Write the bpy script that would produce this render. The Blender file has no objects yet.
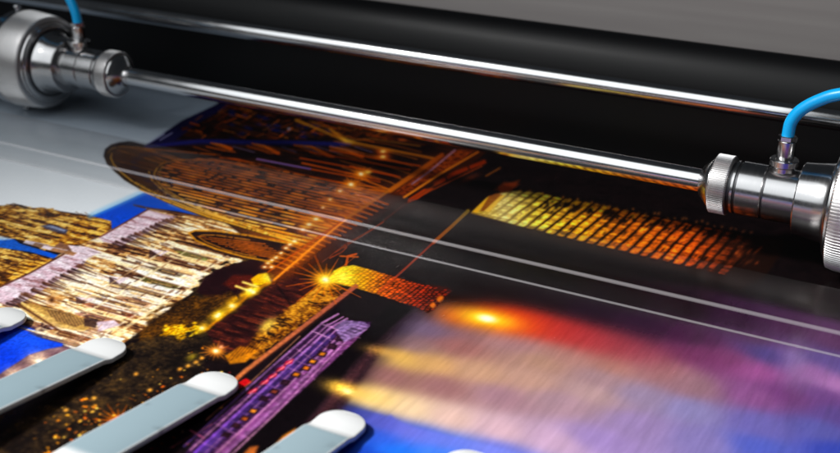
import bpy, bmesh, math, random
import numpy as np
from mathutils import Vector, Matrix
random.seed(7)
PI = math.pi
SC = bpy.context.scene
COL = SC.collection

# ---------------------------------------------------------------- camera frame
FPX, PCX, PCY = 1170.0, 420.0, 226.5          # focal length in px of an 840 px wide frame
_X = np.array([2365, 526, -1170.0]); _X /= np.linalg.norm(_X)
_Y = np.array([680, -456, 1170.0]); _Y -= _X * (_X @ _Y); _Y /= np.linalg.norm(_Y)
_Z = np.cross(_X, _Y)
ROT = np.array([_X, _Y, _Z])                  # camera (right, down, forward) -> world
CAM = np.array([0, 0, .367])

def at(px, py, axis, val):                    # view ray meets the plane axis = val
    r = ROT @ np.array([px - PCX, py - PCY, FPX])
    t = (val - CAM[axis]) / r[axis]
    return Vector(CAM + r * t)

# ---------------------------------------------------------------- object helpers
def tag(o, label=None, cat=None, group=None, kind=None):
    if label: o['label'] = label
    if cat: o['category'] = cat
    if group: o['group'] = group
    if kind: o['kind'] = kind
    return o

def obj(name, bm, mat, parent=None, smooth=True, sharp=35):
    me = bpy.data.meshes.new(name)
    bmesh.ops.recalc_face_normals(bm, faces=bm.faces[:])
    bm.to_mesh(me); bm.free()
    me.materials.append(mat)
    if smooth:
        me.shade_smooth()
        me.set_sharp_from_angle(angle=math.radians(sharp))
    o = bpy.data.objects.new(name, me); COL.objects.link(o)
    if parent: o.parent = parent
    return o

def empty(name, loc):
    o = bpy.data.objects.new(name, None); COL.objects.link(o)
    o.empty_display_size = .02
    o.location = loc
    return o

def box(bm, x0, x1, y0, y1, z0, z1, bev=0):
    r = bmesh.ops.create_cube(bm, size=1)
    vs = r['verts']
    for v in vs:
        v.co = Vector((x0 + (v.co.x + .5) * (x1 - x0), y0 + (v.co.y + .5) * (y1 - y0), z0 + (v.co.z + .5) * (z1 - z0)))
    if bev:
        es = list({e for v in vs for e in v.link_edges})
        bmesh.ops.bevel(bm, geom=es, offset=bev, segments=3, affect='EDGES', profile=.5)

def lathe(bm, prof, seg=96, axis='X', teeth=None, cap=True):
    """prof: (a, r) along the axis; teeth(a, k) returns a radius offset"""
    rings = []
    for a, r in prof:
        ring = []
        for k in range(seg):
            th = 2 * PI * k / seg
            rr = r + (teeth(a, k) if teeth else 0)
            c, s = rr * math.cos(th), rr * math.sin(th)
            co = (a, c, s) if axis == 'X' else (c, s, a)
            ring.append(bm.verts.new(co))
        rings.append(ring)
    for r0, r1 in zip(rings, rings[1:]):
        for k in range(seg):
            bm.faces.new((r0[k], r0[(k + 1) % seg], r1[(k + 1) % seg], r1[k]))
    if cap:
        bm.faces.new(rings[0]); bm.faces.new(rings[-1])

def tube(bm, pts, rad, seg=20):
    pts = [Vector(p) for p in pts]
    rings = []
    nrm = None
    for i, p in enumerate(pts):
        t = (pts[min(i + 1, len(pts) - 1)] - pts[max(i - 1, 0)]).normalized()
        if nrm is None:
            nrm = t.orthogonal().normalized()
        nrm = (nrm - t * nrm.dot(t)).normalized()
        b = t.cross(nrm)
        rings.append([bm.verts.new(p + rad * (nrm * math.cos(2 * PI * k / seg) + b * math.sin(2 * PI * k / seg))) for k in range(seg)])
    for r0, r1 in zip(rings, rings[1:]):
        for k in range(seg):
            bm.faces.new((r0[k], r0[(k + 1) % seg], r1[(k + 1) % seg], r1[k]))
    bm.faces.new(rings[0]); bm.faces.new(rings[-1])

def catmull(P, n=14):
    P = [Vector(p) for p in P]
    Q = [2 * P[0] - P[1]] + P + [2 * P[-1] - P[-2]]
    out = []
    for i in range(1, len(Q) - 2):
        a, b, c, d = Q[i - 1:i + 3]
        for k in range(n):
            t = k / n
            out.append(.5 * (2 * b + (c - a) * t + (2 * a - 5 * b + 4 * c - d) * t * t + (3 * b - a - 3 * c + d) * t ** 3))
    out.append(P[-1])
    return out

def extrude_profile(bm, prof, x0, x1, closed=True):
    """(y, z) profile swept along X"""
    a = [bm.verts.new((x0, y, z)) for y, z in prof]
    b = [bm.verts.new((x1, y, z)) for y, z in prof]
    n = len(prof)
    for k in range(n if closed else n - 1):
        bm.faces.new((a[k], a[(k + 1) % n], b[(k + 1) % n], b[k]))
    if closed:
        bm.faces.new(a); bm.faces.new(b)

# ---------------------------------------------------------------- materials
def srgb(r, g, b):
    f = lambda c: (c / 255 / 12.92) if c / 255 <= .04045 else ((c / 255 + .055) / 1.055) ** 2.4
    return (f(r), f(g), f(b), 1)

class NT:
    def __init__(s, name):
        s.m = bpy.data.materials.new(name); s.m.use_nodes = True
        s.t = s.m.node_tree; s.p = s.t.nodes['Principled BSDF']; s.out = s.t.nodes['Material Output']
    def n(s, typ, **kw):
        nd = s.t.nodes.new(typ)
        for k, v in kw.items():
            if isinstance(v, bpy.types.NodeSocket): s.t.links.new(v, nd.inputs[k])
            elif k in [i.name for i in nd.inputs]: nd.inputs[k].default_value = v
            else: setattr(nd, k, v)
        return nd
    def l(s, a, b): s.t.links.new(a, b)

def steel(name, col, rough, brush, stretch=(260, 6, 6), bump=.06):
    k = NT(name)
    tc = k.n('ShaderNodeTexCoord')
    mp = k.n('ShaderNodeMapping', Vector=tc.outputs['Object'], Scale=stretch)
    nz = k.n('ShaderNodeTexNoise', Vector=mp.outputs[0], Scale=6.0, Detail=5.0)
    n2 = k.n('ShaderNodeTexNoise', Vector=tc.outputs['Object'], Scale=45.0, Detail=6.0)
    mr = k.n('ShaderNodeMapRange', Value=nz.outputs['Fac'])
    mr.inputs[1].default_value = .3; mr.inputs[2].default_value = .7
    mr.inputs[3].default_value = rough - brush; mr.inputs[4].default_value = rough + brush
    mm = k.n('ShaderNodeMath', operation='MULTIPLY_ADD'); k.l(n2.outputs['Fac'], mm.inputs[0]); mm.inputs[1].default_value = .12; k.l(mr.outputs[0], mm.inputs[2])
    k.l(mm.outputs[0], k.p.inputs['Roughness'])
    k.p.inputs['Base Color'].default_value = (*col, 1); k.p.inputs['Metallic'].default_value = 1
    if bump:
        b = k.n('ShaderNodeBump', Height=nz.outputs['Fac'], Strength=bump, Distance=.0006); k.l(b.outputs[0], k.p.inputs['Normal'])
    return k.m

M = {}
M['steel'] = steel('brushed_steel', (.56, .55, .55), .135, .04, stretch=(420, 3, 3), bump=.006)
M['knurl'] = steel('knurled_steel', (.60, .585, .58), .27, .05, bump=0)
M['dark_steel'] = steel('dark_groove_steel', (.10, .10, .105), .32, .06)
M['chrome'] = steel('polished_rod', (.80, .79, .79), .10, .03, stretch=(1.5, 300, 300), bump=.015)
M['screw'] = steel('screw_steel', (.55, .55, .56), .2, .05)

k = NT('blue_hose'); k.p.inputs['Base Color'].default_value = srgb(0, 166, 232); k.p.inputs['Roughness'].default_value = .32
nz = k.n('ShaderNodeTexNoise', Scale=60.0, Detail=4.0)
mr = k.n('ShaderNodeMapRange', Value=nz.outputs['Fac']); mr.inputs[3].default_value = .26; mr.inputs[4].default_value = .42
k.l(mr.outputs[0], k.p.inputs['Roughness']); M['hose'] = k.m

k = NT('black_cover'); k.p.inputs['Base Color'].default_value = (.0045, .0045, .005, 1)
tc = k.n('ShaderNodeTexCoord')
nz = k.n('ShaderNodeTexNoise', Vector=tc.outputs['Object'], Scale=900.0, Detail=3.0)
mp = k.n('ShaderNodeMapping', Vector=tc.outputs['Object'], Scale=(1.2, 40, 40))
n2 = k.n('ShaderNodeTexNoise', Vector=mp.outputs[0], Scale=4.0, Detail=5.0)
mr = k.n('ShaderNodeMapRange', Value=n2.outputs['Fac']); mr.inputs[3].default_value = .36; mr.inputs[4].default_value = .48
k.l(mr.outputs[0], k.p.inputs['Roughness'])
b = k.n('ShaderNodeBump', Height=nz.outputs['Fac'], Strength=.08, Distance=.0004); k.l(b.outputs[0], k.p.inputs['Normal']); k.p.inputs['Specular IOR Level'].default_value = .17
M['cover'] = k.m

k = NT('backdrop_grey'); tc = k.n('ShaderNodeTexCoord')
mp = k.n('ShaderNodeMapping', Vector=tc.outputs['Object'], Scale=(1.0, 30, 30))
nz = k.n('ShaderNodeTexNoise', Vector=mp.outputs[0], Scale=3.0, Detail=6.0)
cr = k.n('ShaderNodeValToRGB', Fac=nz.outputs['Fac'])
cr.color_ramp.elements[0].position = .25; cr.color_ramp.elements[0].color = (.30, .275, .27, 1)
cr.color_ramp.elements[1].position = .75; cr.color_ramp.elements[1].color = (.37, .345, .335, 1)
k.l(cr.outputs[0], k.p.inputs['Base Color']); k.p.inputs['Roughness'].default_value = .55; M['backdrop'] = k.m

k = NT('platen_metal'); k.p.inputs['Base Color'].default_value = (.2, .2, .21, 1); k.p.inputs['Metallic'].default_value = .8; k.p.inputs['Roughness'].default_value = .4
nz = k.n('ShaderNodeTexNoise', Scale=30.0, Detail=5.0)
mr = k.n('ShaderNodeMapRange', Value=nz.outputs['Fac']); mr.inputs[3].default_value = .3; mr.inputs[4].default_value = .5
k.l(mr.outputs[0], k.p.inputs['Roughness']); M['platen'] = k.m

def plastic(name, col, rough, coat=.0):
    k = NT(name)
    tc = k.n('ShaderNodeTexCoord')
    nz = k.n('ShaderNodeTexNoise', Vector=tc.outputs['Object'], Scale=35.0, Detail=6.0)
    cr = k.n('ShaderNodeMix', data_type='RGBA')
    cr.inputs[6].default_value = (*[c * .93 for c in col], 1); cr.inputs[7].default_value = (*col, 1)
    k.l(nz.outputs['Fac'], cr.inputs[0]); k.l(cr.outputs[2], k.p.inputs['Base Color'])
    mr = k.n('ShaderNodeMapRange', Value=nz.outputs['Fac']); mr.inputs[3].default_value = rough - .06; mr.inputs[4].default_value = rough + .06
    k.l(mr.outputs[0], k.p.inputs['Roughness'])
    k.p.inputs['Coat Weight'].default_value = coat
    return k.m
M['white'] = plastic('white_finger_plastic', (.66, .67, .67), .35, .2)
k = NT('finger_two_tone')
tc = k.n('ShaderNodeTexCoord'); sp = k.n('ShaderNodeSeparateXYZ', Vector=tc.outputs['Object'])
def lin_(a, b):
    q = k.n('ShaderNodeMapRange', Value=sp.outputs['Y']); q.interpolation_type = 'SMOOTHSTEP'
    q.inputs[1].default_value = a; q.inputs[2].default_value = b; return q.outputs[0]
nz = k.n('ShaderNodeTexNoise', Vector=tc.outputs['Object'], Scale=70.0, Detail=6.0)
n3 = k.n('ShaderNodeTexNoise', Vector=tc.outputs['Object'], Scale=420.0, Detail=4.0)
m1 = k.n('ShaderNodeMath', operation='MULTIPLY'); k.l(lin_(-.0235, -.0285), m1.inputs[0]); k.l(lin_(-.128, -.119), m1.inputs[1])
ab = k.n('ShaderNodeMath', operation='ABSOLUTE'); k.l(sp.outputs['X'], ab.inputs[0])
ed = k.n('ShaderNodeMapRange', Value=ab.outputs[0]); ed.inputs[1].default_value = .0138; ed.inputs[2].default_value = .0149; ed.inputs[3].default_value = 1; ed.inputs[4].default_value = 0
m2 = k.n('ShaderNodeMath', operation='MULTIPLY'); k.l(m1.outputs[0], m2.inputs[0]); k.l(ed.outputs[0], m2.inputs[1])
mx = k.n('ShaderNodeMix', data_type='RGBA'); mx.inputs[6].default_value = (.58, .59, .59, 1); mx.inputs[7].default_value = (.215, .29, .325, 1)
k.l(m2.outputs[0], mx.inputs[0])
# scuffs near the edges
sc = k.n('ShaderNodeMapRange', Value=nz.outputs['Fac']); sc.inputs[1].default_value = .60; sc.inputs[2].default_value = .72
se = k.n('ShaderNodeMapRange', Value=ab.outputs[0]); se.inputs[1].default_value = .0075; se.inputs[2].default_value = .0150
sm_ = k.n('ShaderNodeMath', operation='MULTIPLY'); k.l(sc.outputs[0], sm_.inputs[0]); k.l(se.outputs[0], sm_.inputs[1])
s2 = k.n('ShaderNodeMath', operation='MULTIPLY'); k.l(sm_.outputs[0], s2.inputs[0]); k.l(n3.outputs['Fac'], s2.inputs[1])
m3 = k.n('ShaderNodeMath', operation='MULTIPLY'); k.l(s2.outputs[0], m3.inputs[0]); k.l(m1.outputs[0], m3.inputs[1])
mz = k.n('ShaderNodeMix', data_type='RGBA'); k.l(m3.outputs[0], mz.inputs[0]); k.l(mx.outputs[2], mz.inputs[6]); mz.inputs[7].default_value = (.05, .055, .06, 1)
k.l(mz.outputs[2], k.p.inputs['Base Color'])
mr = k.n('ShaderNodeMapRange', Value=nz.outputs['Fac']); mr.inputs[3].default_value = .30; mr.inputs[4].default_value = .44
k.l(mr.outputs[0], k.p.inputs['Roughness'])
M['finger_tone'] = k.m

# clear plastic of the media guard: mostly passes light, a soft sheen on top
def clear(name, sheen, rough, tint):
    k = NT(name)
    tr = k.n('ShaderNodeBsdfTransparent'); tr.inputs[0].default_value = (*tint, 1)
    gl = k.n('ShaderNodeBsdfGlossy'); gl.inputs['Color'].default_value = (1, .91, .89, 1); gl.inputs['Roughness'].default_value = rough
    tc = k.n('ShaderNodeTexCoord')
    mp = k.n('ShaderNodeMapping', Vector=tc.outputs['Object'], Scale=(1.5, 60, 60))
    nz = k.n('ShaderNodeTexNoise', Vector=mp.outputs[0], Scale=3.0, Detail=5.0)
    fr = k.n('ShaderNodeLayerWeight'); fr.inputs['Blend'].default_value = .5
    pw = k.n('ShaderNodeMath', operation='POWER'); k.l(fr.outputs['Facing'], pw.inputs[0]); pw.inputs[1].default_value = 5
    sk = k.n('ShaderNodeMath', operation='MULTIPLY_ADD'); k.l(pw.outputs[0], sk.inputs[0]); sk.inputs[1].default_value = .96; sk.inputs[2].default_value = .04
    ma = k.n('ShaderNodeMath', operation='MULTIPLY'); k.l(sk.outputs[0], ma.inputs[0])
    mr = k.n('ShaderNodeMapRange', Value=nz.outputs['Fac']); mr.inputs[3].default_value = sheen * .8; mr.inputs[4].default_value = sheen * 1.2
    k.l(mr.outputs[0], ma.inputs[1])
    mx = k.n('ShaderNodeMixShader'); k.l(ma.outputs[0], mx.inputs[0]); k.l(tr.outputs[0], mx.inputs[1]); k.l(gl.outputs[0], mx.inputs[2])
    k.l(mx.outputs[0], k.out.inputs['Surface'])
    k.t.nodes.remove(k.p)
    return k.m
M['guard_top'] = clear('clear_guard_sheet', .62, .30, (.88, .88, .88))
M['guard_front'] = clear('clear_guard_lip', .06, .12, (.93, .93, .93))
k = NT('frosted_edge')
tr = k.n('ShaderNodeBsdfTransparent'); di = k.n('ShaderNodeBsdfPrincipled')
di.inputs['Base Color'].default_value = (.80, .76, .78, 1); di.inputs['Roughness'].default_value = .3
mx = k.n('ShaderNodeMixShader'); mx.inputs[0].default_value = .12
k.l(tr.outputs[0], mx.inputs[1]); k.l(di.outputs[0], mx.inputs[2]); k.l(mx.outputs[0], k.out.inputs['Surface']); k.t.nodes.remove(k.p)
M['frost'] = k.m

k = NT('glossy_print_media')
ca = k.n('ShaderNodeVertexColor', layer_name='ink')
k.l(ca.outputs['Color'], k.p.inputs['Base Color'])
tc = k.n('ShaderNodeTexCoord')
mp = k.n('ShaderNodeMapping', Vector=tc.outputs['Object'], Scale=(1, .25, 1))
nz = k.n('ShaderNodeTexNoise', Vector=mp.outputs[0], Scale=140.0, Detail=4.0)
n2 = k.n('ShaderNodeTexNoise', Vector=tc.outputs['Object'], Scale=7.0, Detail=2.0)
mr = k.n('ShaderNodeMapRange', Value=nz.outputs['Fac']); mr.inputs[3].default_value = .2; mr.inputs[4].default_value = .3
k.l(mr.outputs[0], k.p.inputs['Roughness'])
b = k.n('ShaderNodeBump', Height=n2.outputs['Fac'], Strength=.05, Distance=.01); k.l(b.outputs[0], k.p.inputs['Normal'])
k.p.inputs['Specular IOR Level'].default_value = .2
M['print'] = k.m

# ================================================================= the printed picture
# A city at night, painted in numpy on a canvas in the picture's own layout space and then
# laid down as ink colours on the flat sheet.
#@PAINT@
AX0, AY0, AX1, AY1, S = -150.0, 60.0, 960.0, 620.0, 2.0
CW, CH = int((AX1 - AX0) * S), int((AY1 - AY0) * S)
cv = np.zeros((CH, CW, 3), np.float32)
gx = (np.arange(CW, dtype=np.float32) + .5) / S + AX0
gy = (np.arange(CH, dtype=np.float32) + .5) / S + AY0
GX, GY = np.meshgrid(gx, gy)
_r = [ROT[i, 0] * (GX - PCX) + ROT[i, 1] * (GY - PCY) + ROT[i, 2] * FPX for i in range(3)]
_t = -CAM[2] / _r[2]
WX = (_r[0] * _t * 1000).astype(np.float32)          # mm along the rods
WY = (_r[1] * _t * 1000).astype(np.float32)          # mm along the feed
rng = np.random.default_rng(11)
LAT = [rng.random((256, 256)).astype(np.float32) for _ in range(6)]

def vnoise(u, v, k=0):
    L = LAT[k % 6]
    iu = np.floor(u).astype(np.int64); iv = np.floor(v).astype(np.int64)
    fu = u - iu; fv = v - iv
    fu = fu * fu * (3 - 2 * fu); fv = fv * fv * (3 - 2 * fv)
    a = L[iu & 255, iv & 255]; b_ = L[(iu + 1) & 255, iv & 255]; c = L[iu & 255, (iv + 1) & 255]; d = L[(iu + 1) & 255, (iv + 1) & 255]
    return (a * (1 - fu) + b_ * fu) * (1 - fv) + (c * (1 - fu) + d * fu) * fv

def fbm(u, v, k=0, o=3):
    s = 0; a = .5; tot = 0
    for i in range(o):
        s = s + a * vnoise(u * 2 ** i + 17 * i, v * 2 ** i + 9 * i, k + i); tot += a; a *= .55
    return s / tot

def win(x0, y0, x1, y1):
    i0 = max(0, int((y0 - AY0) * S)); i1 = min(CH, int((y1 - AY0) * S) + 1)
    j0 = max(0, int((x0 - AX0) * S)); j1 = min(CW, int((x1 - AX0) * S) + 1)
    return (slice(i0, i1), slice(j0, j1)) if i1 > i0 and j1 > j0 else None

def C3(c): return np.array(c, np.float32) / 255

def put(w, a, col):
    col = C3(col) if not isinstance(col, np.ndarray) else col
    cv[w] = cv[w] * (1 - a[..., None]) + col * a[..., None]

def pmask(pts, soft=.7, rag=0):
    p = np.array(pts, np.float32)
    w = win(p[:, 0].min() - 3 * soft, p[:, 1].min() - 3 * soft, p[:, 0].max() + 3 * soft, p[:, 1].max() + 3 * soft)
    if w is None: return None, None
    x, y = GX[w], GY[w]
    if rag:
        x = x + (fbm(WX[w] / 5, WY[w] / 7, 1, 3) - .5) * 2 * rag; y = y + (fbm(WX[w] / 5, WY[w] / 7, 4, 3) - .5) * 1.6 * rag
    ins = np.zeros(x.shape, bool); d2 = np.full(x.shape, 1e9, np.float32)
    for (xa, ya), (xb, yb) in zip(p, np.roll(p, -1, 0)):
        ex, ey = xb - xa, yb - ya
        t = np.clip(((x - xa) * ex + (y - ya) * ey) / (ex * ex + ey * ey + 1e-9), 0, 1)
        d2 = np.minimum(d2, (x - xa - t * ex) ** 2 + (y - ya - t * ey) ** 2)
        if ya != yb:
            ins ^= ((y >= ya) != (y >= yb)) & (x < xa + (y - ya) / (yb - ya) * ex)
    sd = np.sqrt(d2) * np.where(ins, 1, -1)
    a = np.clip(sd / (2 * soft) + .5, 0, 1)
    return w, a * a * (3 - 2 * a)

def poly(pts, col, a=1, soft=.7):
    w, m = pmask(pts, soft)
    if w is not None: put(w, m * a, col)

def stroke(pts, wd, col, a=1, soft=.6, brk=0, col2=None, seed=0, taper=False):
    p = np.array(pts, np.float32)
    pad = wd + 3 * soft
    w = win(p[:, 0].min() - pad, p[:, 1].min() - pad, p[:, 0].max() + pad, p[:, 1].max() + pad)
    if w is None: return
    x, y = GX[w], GY[w]
    seg = np.hypot(*(p[1:] - p[:-1]).T); L = seg.sum() + 1e-6; acc = 0
    best = np.full(x.shape, 1e9, np.float32); al = np.zeros(x.shape, np.float32)
    for (xa, ya), (xb, yb), sl in zip(p[:-1], p[1:], seg):
        ex, ey = xb - xa, yb - ya
        t = np.clip(((x - xa) * ex + (y - ya) * ey) / (ex * ex + ey * ey + 1e-9), 0, 1)
        d = np.hypot(x - xa - t * ex, y - ya - t * ey)
        u = d < best
        best = np.where(u, d, best); al = np.where(u, (acc + t * sl) / L, al); acc += sl
    hw = wd / 2 * ((1 - al * .85) if taper else 1)
    m = np.clip((hw - best) / (2 * soft) + .5, 0, 1) * a
    if brk: m = m * np.clip((vnoise(al * L / 2.2 + seed * 3.1, al * 0 + seed, seed) - brk * .55) * 4 + .5, 0, 1)
    c = C3(col)
    if col2 is not None: c = c + (C3(col2) - c) * al[..., None]
    put(w, m, np.asarray(c))

def glow(cx, cy, rx, ry, ang, col, a=1, add=True, p=1.0):
    r = max(rx, ry) * 3
    w = win(cx - r, cy - r, cx + r, cy + r)
    if w is None: return
    x, y = GX[w] - cx, GY[w] - cy
    c, s = math.cos(ang), math.sin(ang)
    u, v = (x * c + y * s) / rx, (-x * s + y * c) / ry
    g = np.exp(-(u * u + v * v) ** p) * a
    if add: cv[w] = 1 - (1 - np.clip(cv[w], 0, 1)) * (1 - C3(col) * g[..., None])
    else: put(w, g, col)

def star(cx, cy, n, ln, col, core=2.2, a=.8, rot=.1, halo=None):
    for i in range(n):
        th = rot + 2 * PI * i / n
        l = ln * (.65 + .5 * ((i * 7) % 5) / 4)
        stroke([(cx, cy), (cx + l * math.cos(th), cy + l * .62 * math.sin(th))], 1.3, col, a, .55, taper=True)
    glow(cx, cy, core * 4.5, core * 3, .2, halo or col, .75)
    glow(cx, cy, core * 1.3, core * .95, .2, (255, 250, 215), 1)

def dots(region, n, cols, r=(.6, 1.6), a=.9, seed=0, fn=None):
    R = random.Random(seed)
    p = np.array(region); w, m = pmask(region)
    k = 0
    for _ in range(n * 40):
        if k >= n: break
        x = R.uniform(p[:, 0].min(), p[:, 0].max()); y = R.uniform(p[:, 1].min(), p[:, 1].max())
        i = int((y - AY0) * S) - w[0].start; j = int((x - AX0) * S) - w[1].start
        if not (0 <= i < m.shape[0] and 0 <= j < m.shape[1]) or m[i, j] < .5: continue
        if fn and R.random() > fn(x, y): continue
        rr = R.uniform(*r)
        c_ = R.choice(cols); rr *= R.choice([.5, .6, .7, .9])
        for q in range(R.choice([1, 1, 2, 3])):
            glow(x + R.uniform(-1.6, 1.6) * (q > 0), y + R.uniform(-1, 1) * (q > 0), rr * R.uniform(.9, 1.8), rr * .7, R.uniform(-.6, .5), c_, a * R.uniform(.45, 1), p=1.6)
        k += 1

def ramp(t, stops):
    xs = [s[0] for s in stops]
    return np.stack([np.interp(t, xs, [s[1][i] / 255 for s in stops]) for i in range(3)], -1).astype(np.float32)

def blobs(spec, power=2.0):
    """smooth field from colour samples (x, y, r, g, b), inverse distance weighting in sheet space"""
    num = np.zeros((CH, CW, 3), np.float32); den = np.zeros((CH, CW), np.float32)
    for x, y, r, g, b_ in spec:
        # distances measured so that colours smear along the rods' direction
        dx, dy = GX - x, GY - y
        u = dx * .975 + dy * .22; v = -dx * .22 + dy * .975
        d = 1 / (((u / 2.6) ** 2 + (v) ** 2 + 70) ** power)
        num += d[..., None] * C3((r, g, b_)); den += d
    return num / den[..., None]

# ---- ground tone
cv[:] = C3((20, 12, 14))
cv += ((fbm(WX / 9, WY / 9, 0) - .5)[..., None] * C3((16, 9, 9)))

# ---- river, lower right
river = blobs([
    (350, 345, 40, 30, 45), (385, 325, 84, 78, 112), (400, 310, 60, 50, 66), (430, 330, 118, 98, 124), (455, 345, 160, 106, 102), (410, 345, 140, 108, 116),
    (370, 352, 190, 150, 110), (400, 357, 228, 184, 96), (430, 362, 216, 168, 110), (480, 372, 200, 158, 130), (530, 380, 192, 152, 136), (590, 392, 182, 150, 150),
    (345, 372, 96, 62, 66), (390, 376, 150, 104, 104), (440, 385, 152, 108, 110), (500, 395, 166, 128, 140), (560, 400, 170, 138, 150),
    (335, 386, 250, 190, 80), (352, 392, 255, 226, 150), (380, 400, 250, 214, 140), (410, 409, 240, 208, 168), (450, 418, 226, 190, 178), (500, 430, 216, 180, 190), (550, 440, 196, 164, 190),
    (520, 345, 170, 128, 132), (560, 355, 176, 130, 122), (610, 365, 176, 126, 116), (660, 372, 162, 116, 118), (690, 385, 148, 112, 122), (600, 378, 166, 134, 140), (540, 360, 182, 142, 122),
    (640, 395, 150, 132, 160), (690, 410, 136, 128, 172), (640, 425, 150, 128, 172), (600, 440, 158, 134, 186), (700, 440, 132, 120, 172), (760, 425, 108, 100, 164), (760, 448, 84, 94, 176), (840, 452, 62, 76, 170), (820, 430, 94, 92, 160), (840, 415, 92, 72, 134),
    (755, 370, 160, 88, 146), (755, 395, 136, 84, 134), (790, 395, 108, 58, 112), (820, 395, 104, 64, 124), (770, 354, 66, 60, 118), (787, 355, 134, 100, 162), (812, 370, 158, 106, 160), (838, 384, 176, 122, 176), (840, 366, 96, 80, 140), (815, 356, 90, 76, 136),
    (730, 360, 122, 64, 104), (700, 352, 112, 56, 94), (690, 338, 64, 32, 60), (640, 326, 46, 24, 46), (590, 315, 34, 18, 34), (540, 300, 30, 16, 24), (500, 292, 24, 12, 16), (470, 285, 20, 10, 12), (440, 288, 20, 11, 13),
    (760, 338, 84, 50, 84), (800, 346, 108, 74, 118), (740, 322, 58, 32, 56), (790, 328, 84, 50, 82), (830, 340, 110, 70, 108), (680, 306, 32, 18, 28), (620, 294, 22, 12, 18), (560, 275, 18, 12, 14), (500, 262, 16, 11, 13),
    (900, 470, 60, 70, 165), (900, 400, 120, 80, 140), (880, 350, 100, 65, 110), (930, 520, 55, 70, 165), (600, 500, 120, 110, 190), (700, 520, 90, 100, 185), (800, 540, 60, 80, 175),
    (400, 455, 34, 104, 216), (430, 452, 44, 112, 222), (460, 450, 84, 120, 220), (370, 440, 22, 66, 180), (345, 410, 30, 44, 110), (380, 424, 60, 74, 176), (420, 436, 76, 100, 206), (500, 452, 118, 124, 214), (520, 480, 70, 110, 215), (400, 500, 30, 90, 205), (340, 470, 18, 50, 150),
], 2.1)
rivp = [(298, 470), (330, 425), (352, 390), (382, 345), (404, 318), (414, 308), (430, 312), (448, 290), (470, 268), (560, 266), (700, 288), (840, 320), (1100, 385), (1100, 700), (200, 700), (240, 540)]
w, m = pmask(rivp, 7.0); put(w, m, np.clip((river[w] + .10 * (river[w] - river[w].mean(-1, keepdims=True)) + .06 * (river[w] - .46)) * np.interp(GX[w], [350, 520, 680], [.88, .88, .95])[..., None], 0, 1).astype(np.float32))
# glow of the low lamp and its red trail on the water
for q in range(30):
    t = q / 29
    glow(515 + 150 * t, 319 + 38 * t, 30, 10 + 4 * t, .24, (206 - 66 * t, 38 + 18 * t, 20 + 58 * t), .36 * (1 - .8 * t), add=False)
glow(455, 316, 22, 10, .2, (206, 84, 24), .75, add=False)
glow(505, 320, 34, 12.5, .18, (226, 60, 16), .85, add=False)
glow(488, 319, 34, 10, .17, (255, 150, 12), .95, add=False)
glow(487, 318.5, 22, 6.6, .17, (255, 222, 20), 1, add=False)
glow(487, 318.5, 9.5, 3.8, .17, (255, 253, 225), 1, add=False, p=1.3)
# deep blue corner under the bright streak, with its hump
bl = [(338, 404), (352, 407), (372, 412), (386, 416), (391, 415), (396, 419), (404, 423), (418, 428), (440, 433), (480, 443), (520, 453), (570, 472), (570, 700), (180, 700), (330, 440)]
w, m = pmask(bl, 2.2)
bc = blobs([(345, 412, 46, 52, 120), (380, 424, 84, 84, 176), (410, 432, 104, 104, 196), (378, 436, 40, 80, 192), (400, 452, 26, 104, 216), (360, 452, 22, 60, 170), (440, 440, 100, 112, 208), (440, 454, 58, 116, 222), (490, 452, 110, 120, 212), (420, 500, 24, 90, 210)], 2.0)
put(w, m * .9, bc[w])
# brushy smear along the feed direction
sm = fbm(WX / 2.0, WY / 26, 2, 4) - .5
sm2 = fbm(WX / 5.0, WY / 60, 3, 3) - .5
w, m = pmask(rivp, 3)
cv[w] *= (1 + m * (sm[w] * .10 + sm2[w] * .12))[..., None]
cv[w] += (m * (fbm(WX / .9, WY / 9, 4, 2) - .5)[w] * .035)[..., None]
# dark quay shadow beside the hull
poly([(240, 480), (300, 425), (356, 362), (392, 322), (414, 312), (404, 336), (372, 372), (340, 412), (300, 480)], (38, 24, 32), .75, 14)
poly([(225, 470), (262, 428), (330, 360), (392, 304), (412, 309), (396, 321), (350, 366), (300, 430), (268, 470)], (12, 7, 10), .95, 2)
poly([(268, 470), (300, 428), (332, 392), (352, 366), (372, 345), (382, 349), (358, 383), (330, 430), (305, 470)], (46, 27, 34), .8, 4)
for a_, b_ in (((300, 440), (352, 372)), ((312, 430), (362, 366)), ((322, 415), (372, 352))):
    stroke([a_, b_], 5, (70, 40, 44), .45, 2.5)
poly([(270, 450), (283, 436), (296, 428), (292, 440), (280, 456)], (214, 138, 50), .9, 2)
poly([(238, 460), (250, 447), (258, 446), (252, 462)], (200, 110, 50), .8, 2)
glow(350, 391, 24, 7, .25, (246, 190, 84), .8, add=False)
glow(342, 388, 12, 5.5, .25, (255, 206, 84), .9, add=False)
glow(385, 352, 20, 5, .22, (222, 166, 76), .7, add=False)
glow(347, 391, 6, 3, .25, (255, 236, 170), .9, add=False)

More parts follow.
